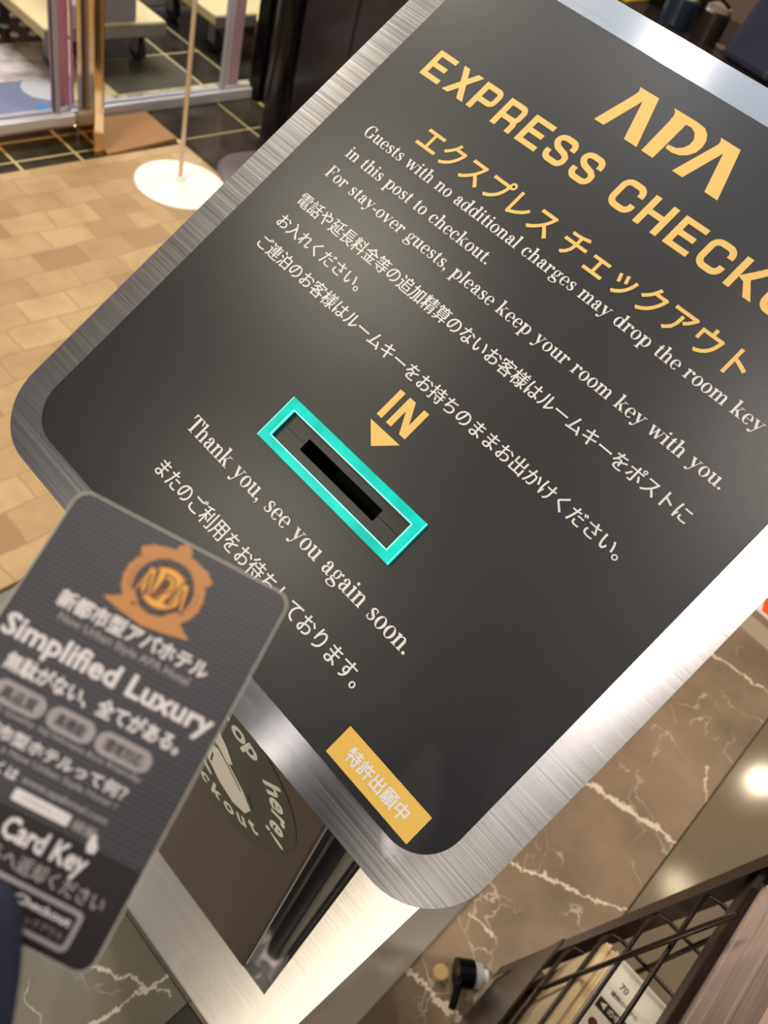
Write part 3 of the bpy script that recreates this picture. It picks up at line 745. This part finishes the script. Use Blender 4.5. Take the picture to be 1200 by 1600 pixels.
ub.build('upper_body', M['steel_body'], post, uvfn=lambda co: (co.z, co.x+co.y*0.3))
for x0, x1 in ((-0.304, -0.272), (-0.065, -0.033)):
    gm = MB(); pts = groove(x0+0.0004, x1-0.0004)
    vs_ = [(x, y-0.0006, 0.3605) for x, y in pts] + [(x, y-0.0006, top_z(y)-0.004) for x, y in pts]
    gm.add(vs_, [(i, i+1, len(pts)+i+1, len(pts)+i) for i in range(len(pts)-1)])
    gm.build('groove_lining', M['steel_polish'], post, smooth=True)
fp = MB().box(-0.2705, -0.0668, YF-0.0015, YF+0.003, 0.3625, top_z(YF)-0.002).build('front_panel', M['door_panel'], post, bevel=0.001)
# round "drop here" sticker on the front panel (frame: x right, z up, facing the visitor)
SC = Vector((-0.157, YF-0.0016, 0.703))
SF = Matrix(((1, 0, 0, SC.x), (0, 0, -1, SC.y), (0, 1, 0, SC.z), (0, 0, 0, 1)))
rs = MB().lathe([(0.079, 0.0), (0.079, 0.0004)], (0, 0, 0), 64).build('round_sticker', M['sticker_dark'], post, SF)
def arc_text(text, R, a0, a1, h, flip=False, off=0.02):
    out = MB(); n = len(text)
    for i, ch_ in enumerate(text):
        if ch_ == ' ': continue
        g = cjk(ch_, off, 0, 3); x0, x1, y0, y1 = g.bounds(); cx = (x0+x1)/2
        a = math.radians(a0 + (a1-a0)*i/(n-1))
        rot = a - math.pi/2 if not flip else a + math.pi/2
        px, py = R*math.cos(a), R*math.sin(a)
        out.add([(px + ((p[0]-cx)*math.cos(rot) - (p[1]-0.3)*math.sin(rot))*h, py + ((p[0]-cx)*math.sin(rot) + (p[1]-0.3)*math.cos(rot))*h, p[2]) for p in g.v], g.f)
    return out
SW = mat('sticker_pale_print', lin(222, 218, 208), 0.35)
put(arc_text('Drop here!', 0.062, 116, -14, 0.029, False, 0.03), 'text_line', SW, 0.0006, rs, frame=SF)
put(arc_text('& checkout', 0.056, 172, 316, 0.024, True, 0.03), 'text_line', SW, 0.0006, rs, frame=SF)
ic = MB()
ic.fan([(-.030, -.002), (-.012, .010), (.004, .006), (.022, -.006), (.034, -.020), (.030, -.034), (.016, -.040), (-.002, -.034), (-.022, -.018)])   # key box
put(ic, 'icon', SW, 0.0006, rs, frame=SF)
ic = MB()
ic.fan([(-.060, .034), (-.040, .044), (-.020, .040), (-.004, .026), (.006, .012), (.000, .006), (-.012, .014), (-.026, .016), (-.040, .010), (-.058, .014)])  # hand
ic.ribbon([(-.048, .012, .007), (-.030, .000, .008), (-.018, -.004, .008)])
ic.ribbon([(-.052, -.006, .008), (-.032, -.024, .007), (-.012, -.038, .004)])
put(ic, 'icon', SW, 0.0007, rs, frame=SF)
ic = MB()
ic.ribbon([(-.040, .012, .0012), (-.026, .018, .0012), (-.016, .010, .0012), (-.024, .003, .0012), (-.036, .005, .0012)])
ic.ribbon([(-.012, .012, .0012), (.004, .002, .0012), (.020, -.010, .0012)])
ic.rect(-.0165, -.0145, -.018, -.004); ic.ribbon([(.026, -.004, .0022), (.036, -.016, .0022)], False)
put(ic, 'icon_line', M['sticker_dark'], 0.0009, rs, frame=SF)
MB().box(-0.405, 0.070, 0.2055, 0.76, 0.0, 0.006).build('base_plate', M['steel_plain'], post, bevel=0.001)

# ================================================================== THE CARD
cu = Vector((0.89595, 0.43536, -0.0879)); cv = -Vector((0.35929, -0.82678, -0.43283))
cu.normalize(); cv = (cv - cu*cv.dot(cu)).normalized(); cn = cu.cross(cv)
co_ = Vector((-0.11101, 0.06435, 1.15157))
CF = Matrix(((cu.x, cv.x, cn.x, co_.x), (cu.y, cv.y, cn.y, co_.y), (cu.z, cv.z, cn.z, co_.z), (0, 0, 0, 1)))
card = bpy.data.objects.new('key_card', None); COL.objects.link(card); place(card, None, CF)
setp(card, 'dark striped hotel key card with gold crest held up at lower left', 'key card')
MB().prism(rrect(0, 0.054, -0.0856, 0, 0.0036, 8), -0.0009, -0.0002).build('card_core', M['card_edge'], card, CF)
face = MB().prism(rrect(0.0004, 0.0536, -0.0852, -0.0004, 0.0033, 8), -0.0002, 0.0).build('card_face', M['card'], card, CF)
def cput(g, name, mt, z=0.00005): return put(g, name, mt, z, face, frame=CF)
def ctext(txt, u0, u1, v0, v1, mt, off=0.02, name='text_line', z=0.00005, spread=0.0):
    return cput(fitbox(cjk(txt, off, spread, 2), u0, u1, -v1, -v0), name, mt, z)
ctext('新都市型アパホテル', 9.0, 45.4, 21.2, 25.4, M['card_white'], 0.035)
ctext('New Urban Style APA Hotel', 11.2, 42.8, 26.0, 28.4, M['card_grey'], 0.015)
ctext('Simplified Luxury', 2.0, 52.0, 30.4, 36.9, M['card_white'], 0.032)
ctext('無駄がない、全てがある。', 6.6, 48.0, 37.6, 41.6, M['card_white'], 0.035)
for i, (u0, u1, t1, t2) in enumerate(((7.4, 19.4, '高品質', 'High Quality'), (20.2, 31.0, '高機能', 'High Performance'), (31.6, 44.4, '環境対応', 'Eco friendly'))):
    pb = MB(); pb.fan([(x/1000, y/1000) for x, y in rrect(u0, u1, -48.0, -43.2, 2.3, 8)]); cput(pb, 'pill_badge', M['card_grey'])
    ctext(t1, u0+2.0, u1-2.0, 44.2, 47.0, M['rubber'], 0.01, z=0.00013)
    ctext(t2, u0, u1-0.2, 48.4, 49.9, M['card_grey'], 0.02)
ctext('新都市型ホテルって何？', 6.0, 43.0, 51.2, 54.2, M['card_white'], 0.03)
ctext("What's a New Urban Style Hotel ?", 8.0, 42.4, 54.8, 56.6, M['card_grey'], 0.015)
ctext('詳しくは', 10.6, 21.6, 57.6, 60.2, M['card_white'], 0.03)
ctext('www.apahotel.com', 22.6, 42.2, 58.1, 60.0, M['card_grey'], 0.02)
bx = MB(); bx.fan([(x/1000, y/1000) for x, y in rrect(22.6, 35.4, -63.2, -60.8, 0.4, 3)]); cput(bx, 'search_box', M['card_white'])
ctext('アパホテル', 24.4, 31.4, 61.4, 62.6, M['card_grey'], 0.0, z=0.00013)
ctext('検索', 36.2, 41.4, 61.0, 63.2, M['card_grey'], 0.02)
hp = MB(); hp.fan([(.0408, -.0622), (.0418, -.0620), (.0424, -.0632), (.0432, -.0640), (.0430, -.0654), (.0414, -.0656), (.0408, -.0642)]); cput(hp, 'pointer_icon', M['card_white'], 0.0001)
ctext('Card Key', 24.2, 43.0, 65.6, 71.4, M['card_white'], 0.032)
ctext('こちらへ返却ください', 18.0, 49.9, 71.2, 74.6, M['card_grey'], 0.02)
b2 = MB(); ring_o = rrect(0.0200, 0.0476, -0.0836, -0.0756, 0.0014, 5); ring_i = rrect(0.0210, 0.0466, -0.0826, -0.0766, 0.0008, 5)
b2.add([(x, y, 0) for x, y in ring_o] + [(x, y, 0) for x, y in ring_i], [(i, (i+1) % len(ring_o), len(ring_o)+(i+1) % len(ring_o), len(ring_o)+i) for i in range(len(ring_o))])
cput(b2, 'box_outline', M['card_grey'])
ctext('Express Checkout', 23.0, 45.8, 77.4, 79.6, M['card_white'], 0.03)
ctext('エクスプレスチェックアウト', 23.0, 45.6, 80.2, 82.0, M['card_grey'], 0.0)
# crest: wreath, crown, ribbon, medallion with the three letters
cr = MB()
for sgn in (-1, 1):
    for k in range(15):
        a = math.radians(-52 + 122*k/14); R_ = 8.2
        x, y = 27.6 + sgn*R_*math.cos(a)*1.05, -11.6 + R_*math.sin(a)*0.92
        cr.disc(x/1000, y/1000, .00075 + .0002*(k % 2), .0007, 10)
        cr.disc((x - sgn*1.3)/1000, y/1000, .00065, .0006, 8)
cr.ribbon([(.0190, -.0064, .0018), (.0226, -.0046, .0022), (.0276, -.0039, .0024), (.0326, -.0046, .0022), (.0362, -.0064, .0018)])
cr.disc(.0276, -.0028, .0019, .0022, 16); cr.disc(.0214, -.0052, .0014); cr.disc(.0338, -.0052, .0014)
cr.fan([(.0170, -.0190), (.0206, -.0170), (.0206, -.0146), (.0226, -.0150), (.0250, -.0175), (.0276, -.0180), (.0302, -.0175), (.0326, -.0150), (.0348, -.0146), (.0348, -.0170), (.0382, -.0192), (.0352, -.0198), (.0330, -.0202), (.0300, -.0206), (.0276, -.0210), (.0250, -.0206), (.0224, -.0202), (.0200, -.0198)])
cput(cr, 'crest_wreath', M['card_gold'])
md = MB(); md.disc(.0277, -.0116, .0056, .0052, 36); cput(md, 'crest_rim', M['card_brown'], 0.00012)
md = MB(); md.disc(.0277, -.0116, .0049, .0046, 36); cput(md, 'crest_medallion', M['card_gold2'], 0.00014)
letters = MB(); outl = MB()
for poly in ([(-1.62, 1), (-.98, 1), (-.62, -1), (-.98, -1), (-1.28, .55), (-1.62, -1), (-1.95, -1), (-1.58, .7)],
             [(-.36, 1), (.30, .98), (.60, .6), (.60, .1), (.28, -.28), (-.02, -.3), (-.02, -.06), (.18, 0), (.26, .3), (.14, .66), (-.02, .72), (-.02, -1), (-.36, -1), (-.26, .7)],
             [(.98, 1), (1.62, 1), (1.98, -1), (1.62, -1), (1.30, .55), (.96, -1), (.62, -1), (1.0, .7)]):
    P_ = [(.0277 + x*.0031, -.0116 + y*.0030) for x, y in poly]
    letters.fan(P_)
    outl.ribbon([(x, y, .00042) for x, y in P_ + P_[:1]], False)
cput(letters, 'crest_letters', M['card_gold2'], 0.00016)
cput(outl, 'crest_outline', M['card_brown'], 0.00018)

# gloved hand at the left edge holding the card
hand = bpy.data.objects.new('person', None); COL.objects.link(hand)
def card_pt(u, v, w): return CF @ Vector((u, -v, w))
place(hand, None, Matrix.Translation(card_pt(0.03, 0.17, -0.01)))
setp(hand, 'dark navy gloved thumb blurred at the left edge, hand pinching the key card', 'person')
def chain(paths, name):
    me = bpy.data.meshes.new(name); vs_ = []; es = []; rad = []
    root = None
    for path in paths:
        prev = None
        for i, (u, v, w, r) in enumerate(path):
            if i == 0 and root is not None:
                prev = root; continue
            vs_.append(card_pt(u, v, w)); rad.append(r); k = len(vs_)-1
            if root is None: root = k
            if prev is not None: es.append((prev, k))
            prev = k
    loc = WM[hand].inverted()
    me.from_pydata([loc @ p_ for p_ in vs_], es, [])
    o = bpy.data.objects.new(name, me); COL.objects.link(o); me.materials.append(M['glove'])
    place(o, hand, WM[hand])
    sk = o.modifiers.new('skin', 'SKIN')
    for i, r in enumerate(rad): me.skin_vertices[0].data[i].radius = (r, r)
    me.skin_vertices[0].data[root].use_root = True
    sb = o.modifiers.new('sub', 'SUBSURF'); sb.levels = 2; sb.render_levels = 2
    return o
wr = (0.030, 0.168, -0.016, 0.022)
chain([[wr, (0.034, 0.195, -0.016, 0.024), (0.040, 0.235, -0.014, 0.026)],
       [wr, (0.046, 0.140, 0.004, 0.0145), (0.0425, 0.112, 0.0125, 0.0112), (0.0335, 0.088, 0.0107, 0.0102), (0.0262, 0.0745, 0.0098, 0.0086)],
       [wr, (0.022, 0.132, -0.024, 0.013), (0.020, 0.108, -0.032, 0.0092), (0.021, 0.092, -0.027, 0.0085), (0.023, 0.078, -0.0105, 0.0075)],
       [wr, (0.008, 0.130, -0.026, 0.0125), (0.000, 0.106, -0.038, 0.0092), (0.004, 0.090, -0.032, 0.0085), (0.008, 0.078, -0.0155, 0.0075)],
       [wr, (-0.006, 0.134, -0.026, 0.012), (-0.018, 0.114, -0.042, 0.0088), (-0.016, 0.098, -0.040, 0.008), (-0.008, 0.088, -0.026, 0.007)],
       [wr, (-0.016, 0.142, -0.024, 0.011), (-0.034, 0.126, -0.038, 0.0078), (-0.034, 0.112, -0.040, 0.0070), (-0.026, 0.102, -0.032, 0.006)]], 'gloved_hand')

# ================================================================== LEFT SIDE THINGS
ps = empty('pole_stand', (-1.83, 1.40, 0), 'thin cream pole on a round white base plate standing on the carpet', 'stand')
MB().lathe([(0.130, 0.0), (0.132, 0.002), (0.130, 0.006), (0.10, 0.008), (0.02, 0.009)], (-1.83, 1.40, 0.004), 56).build('base_disc', M['white_paint'], ps, smooth=False)
MB().tube([(-1.845, 1.408, 0.010), (-1.836, 1.408, 0.8), (-1.83, 1.408, 1.5)], 0.0065, 14).build('pole', M['pole_cream'], ps, smooth=True)
MB().lathe([(0.016, 0.0), (0.014, 0.010), (0.009, 0.014)], (-1.845, 1.408, 0.012), 20).build('collar', M['white_paint'], ps)
bs = empty('barrier_post', (-1.785, 1.685, 0), 'thick glossy black barrier post in front of the black wall', 'barrier post')
MB().lathe([(0.150, 0.0), (0.150, 0.006), (0.14, 0.012), (0.05, 0.02)], (-1.785, 1.685, 0.0), 56).build('base_disc', mat('reflecting_post_base', lin(112, 100, 100), 0.35, 0.3), bs)  # black base disc, the mirrored ceiling put into its grey colour
MB().tube([(-1.785, 1.685, 0.018), (-1.785, 1.685, 1.0)], 0.037, 24).build('pole', M['black_metal'], bs, smooth=True)
MB().lathe([(0.041, 0.0), (0.041, 0.03), (0.03, 0.045)], (-1.785, 1.685, 1.0), 24).build('cap', M['black_metal'], bs)

def cart(loc, sx, sy, lb, crate=True, ang=0.0):
    r_ = empty('platform_cart', loc, lb, 'cart')
    F = Matrix.Translation(Vector(loc)) @ Matrix.Rotation(ang, 4, 'Z'); WM[r_] = F; r_.matrix_world = F
    MB().box(-sx, 0, -sy, 0, 0.115, 0.15).build('deck', M['cart_cream'], r_, F, bevel=0.004)
    MB().box(0.0, 0.006, -sy, 0, 0.108, 0.146).build('deck_edge', M['cart_grey'], r_, F, bevel=0.002)
    for x, y in ((-0.07, -0.06), (-sx+0.07, -0.06), (-0.07, -sy+0.06), (-sx+0.07, -sy+0.06)):
        w = MB().tube([(x, y-0.011, 0.034), (x, y+0.011, 0.034)], 0.034, 20).build('caster_wheel', M['rubber'], r_, F)
        k = MB(); k.box(x-0.02, x+0.02, y-0.016, y-0.013, 0.03, 0.10); k.box(x-0.02, x+0.02, y+0.013, y+0.016, 0.03, 0.10); k.box(x-0.026, x+0.026, y-0.022, y+0.022, 0.10, 0.115)
        k.build('caster_fork', M['cart_grey'], w, F)
    return r_, F
r_, F = cart((-2.50, 1.80, 0), 0.45, 0.44, 'grey platform cart with casters behind the middle glass pane')
bx_ = empty('storage_crate', (-2.60, 1.60, 0.15), 'lavender grey crate with a hand hole standing on the platform cart', 'crate')
fr2 = MB(); fr2.prism([(0, 0), (0.155, 0), (0.155, 0.24), (0, 0.24)], 0, 0.006, [[(0.045, 0.115), (0.040, 0.135), (0.055, 0.15), (0.095, 0.15), (0.108, 0.135), (0.10, 0.115)]])
GF = Matrix(((0, 0, 1, -2.516), (1, 0, 0, 1.535), (0, 1, 0, 0.15), (0, 0, 0, 1)))
fr2.build('crate_front', M['cart_lav'], bx_, GF)
cb = MB(); cb.box(-2.80, -2.517, 1.535, 1.541, 0.15, 0.39); cb.box(-2.80, -2.517, 1.684, 1.69, 0.15, 0.39); cb.box(-2.80, -2.794, 1.541, 1.684, 0.15, 0.39); cb.box(-2.794, -2.517, 1.541, 1.684, 0.151, 0.156)
cb.build('crate_wall', M['cart_lav'], bx_)
sb_ = MB().box(-2.56, -2.505, 1.42, 1.50, 0.151, 0.21).build('small_box', M['alu']); setp(sb_, 'small pale box on the platform cart left of the crate', 'box')
b = sb_.modifiers.new('b', 'BEVEL'); b.width = 0.004
cart((-2.52, 2.42, 0), 0.4, 0.40, 'second pale platform cart half hidden behind the right glass pane')

# ================================================================== RIGHT SIDE THINGS
fs_ = empty('floor_sign', (0.25, 1.78, 0), 'white floor sheet with orange rectangle behind the post at the right', 'sign')
MB().box(0.03, 0.5, 1.622, 1.95, 0.0005, 0.003).build('sheet', M['white_sheet'], fs_)
MB().prism([(0.117, 1.618+0.012), (0.34, 1.64), (0.32, 1.84), (0.06, 1.80)], 0.003, 0.004).build('orange_field', M['orange'], fs_)

rk = empty('brochure_rack', (0.33, 0.42, 0), 'dark bronze wire brochure rack at the lower right corner', 'rack')
RX0, RX1, RY0, RY1 = 0.185, 0.52, 0.16, 0.555
pm = MB()
pm.add([(0.163, 0.567, 0.02), (0.163, 0.545, 0.02), (0.188, 0.567, 0.02), (0.205, 0.567, 0.72), (0.205, 0.545, 0.72), (0.232, 0.567, 0.72), (0.166, 0.564, 0.02), (0.209, 0.564, 0.72)],
       [(0, 3, 4, 1), (0, 2, 5, 3), (1, 4, 7, 6), (6, 7, 5, 2)])
pm.build('corner_post', M['rack_plate'], rk)
MB().box(0.168, 0.171, 0.16, 0.55, 0.02, 0.262).build('side_sheet', M['rack_plate'], rk)
MB().box(0.171, 0.50, 0.16, 0.55, 0.150, 0.153).build('bottom_sheet', M['rack_plate'], rk)
for z, x in ((0.27, 0.178), (0.36, 0.185), (0.46, 0.190), (0.55, 0.198)):
    MB().tube([(x, RY0, z), (x, 0.535, z), (x+0.004, 0.548, z), (x+0.016, 0.552, z), (RX1, 0.552, z), (RX1, RY0, z)], 0.0026, 8, True).build('wire_ring', M['rack'], rk, smooth=True)
for (x0, y0, z0, x1, y1, z1) in ((0.176, 0.475, 0.20, 0.197, 0.475, 0.66), (0.176, 0.30, 0.20, 0.197, 0.30, 0.66), (0.24, 0.553, 0.15, 0.24, 0.553, 0.66), (0.36, 0.553, 0.15, 0.36, 0.553, 0.66), (0.52, 0.553, 0.02, 0.52, 0.553, 0.72), (0.52, 0.16, 0.02, 0.52, 0.16, 0.72)):
    MB().tube([(x0, y0, z0), (x1, y1, z1)], 0.0030, 8).build('wire_upright', M['rack'], rk, smooth=True)
for (x, y) in ((0.20, 0.60), (0.50, 0.60)):
    pass
MB().box(0.205, 0.212, 0.14, 0.56, 0.605, 0.625).build('shelf_rail', M['rack'], rk, bevel=0.001)
MB().box(0.212, 0.53, 0.14, 0.56, 0.605, 0.610).build('shelf', M['rack_plate'], rk)
# caster under the rack
cs = empty('swivel_caster', (0.135, 0.515, 0), 'black swivel caster with a white hub on the marble left of the rack', 'caster')
MB().tube([(0.140, 0.524, 0.026), (0.149, 0.532, 0.026)], [0.017, 0.017], 22).build('wheel', M['alu'], cs)
MB().tube([(0.149, 0.532, 0.026), (0.156, 0.538, 0.026)], 0.010, 16).build('hub', M['trim_white'], cs)
k = MB(); k.tube([(0.120, 0.506, 0.028), (0.139, 0.523, 0.028)], 0.020, 18); k.tube([(0.128, 0.503, 0.040), (0.146, 0.462, 0.040)], 0.0055, 10)
k.build('housing', M['black_metal'], cs)
MB().lathe([(0.011, 0), (0.011, 0.012)], (0.106, 0.496, 0.0), 18).build('brake_pedal', mat('tan_plastic', lin(196, 160, 108), 0.5), cs)

# leaflets in the lower basket
for k in range(5):
    x = 0.1886 + 0.0034*k
    o = MB().box(x, x+0.0032, 0.335, 0.530 + 0.002*math.sin(k*2.1), 0.154, 0.370 + 0.002*math.sin(k*1.7+0.5)).build('leaflet_stack', M['cream_paper'])
    setp(o, ['cream upright leaflet bundle nearest the rack side', 'second cream leaflet bundle from the rack side', 'middle cream leaflet bundle of the five upright ones',
             'fourth cream leaflet bundle, next but one to the white brochures', 'cream leaflet bundle touching the white brochure pile'][k], 'leaflets', 'cream leaflets standing in the wire rack')
BR = Matrix.Translation(Vector((0.2590, 0.43, 0.154)))
br = bpy.data.objects.new('brochure_pile', None); COL.objects.link(br); place(br, None, BR)
setp(br, 'pile of white covered brochures with black print inside the wire rack', 'brochures')
MB().box(-0.052, 0.052, -0.10, 0.10, 0.0, 0.216).build('page_block', M['cream_paper'], br, BR)
cov = MB().box(-0.0525, 0.0525, -0.1005, 0.1005, 0.216, 0.2175).build('cover', M['paper_white'], br, BR)
def bput(g, mt, name='cover_print', z=0.2178): return g.build(name, mt, cov, BR @ Matrix.Translation(Vector((0, 0, z))))
# print is turned: reads towards the visitor standing on the left
def bt(txt, x, y, h, off=0.02, rot=0):
    g = cjk(txt, off); x0, x1, y0, y1 = g.bounds(); a = math.radians(rot)
    g.remap(lambda p: (x + ((p[0]-x0)*math.cos(a) - (p[1]-y0)*math.sin(a))*h, y + ((p[0]-x0)*math.sin(a) + (p[1]-y0)*math.cos(a))*h, p[2])); return g
bput(bt('70', -0.034, 0.071, 0.011), M['ink'])
bput(bt('建物の中から', -0.038, 0.0585, 0.0062), M['ink'])
g = MB(); g.rect(-0.0445, -0.005, 0.036, 0.049); bput(g, M['ink'], 'cover_band')
bput(bt('◀ の中', -0.041, 0.039, 0.0085), M['paper_white'], z=0.2181)
g = MB(); g.disc(-0.036, 0.020, 0.0055); bput(g, M['card_brown'], 'cover_dot')
bput(bt('なか', -0.020, 0.018, 0.009), M['card_brown'])
bput(bt('T5', 0.002, 0.022, 0.036, 0.04), M['ink'])
# magazines on the shelf above
for k in range(6):
    z0 = 0.611 + 0.022*k
    o = MB().box(0.2145+0.0015*(k % 3), 0.42, 0.15, 0.545-0.003*(k % 2), z0, z0+0.0205).build('magazine', M['pages'])
    setp(o, ['lowest magazine of the stack on the rack shelf', 'second magazine from the bottom of the shelf stack', 'third magazine up in the shelf stack',
             'fourth magazine up in the shelf stack', 'magazine just under the top one of the shelf stack', 'topmost magazine of the stack on the rack shelf'][k], 'magazine', 'magazines stacked on the rack shelf')

# counter with jars behind the post
ct = empty('counter', (-0.85, 2.5, 0), 'black brown reception counter behind the post at the upper right', 'counter')
MB().box(-1.30, 0.6, 2.08, 2.62, 0.71, 0.75).build('worktop', M['counter'], ct, bevel=0.004)
MB().box(-1.27, 0.57, 2.12, 2.60, 0.0, 0.71).build('front', M['counter'], ct)
j = empty('black_jar', (-1.01, 2.28, 0.75), 'blue black cylinder jar with cream lid on the counter', 'jar')
MB().lathe([(0.040, 0), (0.042, 0.004), (0.042, 0.062), (0.038, 0.066)], (-1.025, 2.285, 0.75), 28).build('jar_body', M['jar_blue'], j, smooth=False)
MB().lathe([(0.030, 0), (0.030, 0.012), (0.026, 0.016)], (-1.025, 2.285, 0.816), 24).build('lid', M['lid'], j)
j2 = empty('black_jar', (-0.94, 2.25, 0.75), 'shorter black jar with a clipped lid beside the blue black one', 'jar')
MB().lathe([(0.036, 0), (0.036, 0.065), (0.032, 0.07)], (-0.935, 2.30, 0.75), 28).build('jar_body', M['counter'], j2)
MB().lathe([(0.032, 0), (0.030, 0.010)], (-0.935, 2.30, 0.82), 24).build('lid', M['strap'], j2)
MB().tube([(-0.955, 2.27, 0.835), (-0.93, 2.265, 0.850), (-0.905, 2.285, 0.836)], 0.004, 8).build('lid_clip', M['black_metal'], j2)
pk_ = MB().lathe([(0.018, 0), (0.020, 0.004), (0.018, 0.010)], (-0.885, 2.31, 0.75), 22).build('small_dish', M['strap']); setp(pk_, 'small taupe dish on the counter beside the jars', 'dish')
yl = MB().box(-1.28, -1.15, 2.24, 2.44, 0.7505, 0.7560).build('leaflet', M['leaflet_yellow']); setp(yl, 'yellow printed leaflet lying on the counter behind the post', 'leaflet')
bb = MB().box(-1.14, -1.085, 2.34, 2.60, 0.7505, 0.83).build('black_box', M['black_metal']); setp(bb, 'small black box between the yellow leaflet and the jars', 'box')
bg = empty('tote_bag', (-0.70, 2.40, 0.75), 'dark navy cloth bag with a taupe strap on the counter', 'bag')
t_ = MB(); t_.add([(-0.86, 2.24, 0.75), (-0.52, 2.20, 0.75), (-0.50, 2.40, 0.75), (-0.84, 2.46, 0.75), (-0.84, 2.28, 0.98), (-0.56, 2.26, 0.99), (-0.55, 2.36, 0.99), (-0.83, 2.40, 0.98)],
               [(0, 3, 2, 1), (4, 5, 6, 7), (0, 1, 5, 4), (1, 2, 6, 5), (2, 3, 7, 6), (3, 0, 4, 7)])
t_.build('bag_body', M['navy'], bg, bevel=0.02, seg=3)
MB().tube([(-0.72, 2.235, 0.76), (-0.70, 2.225, 0.84), (-0.68, 2.235, 0.93), (-0.67, 2.26, 1.02)], 0.009, 8).build('strap', M['strap'], bg, smooth=True)
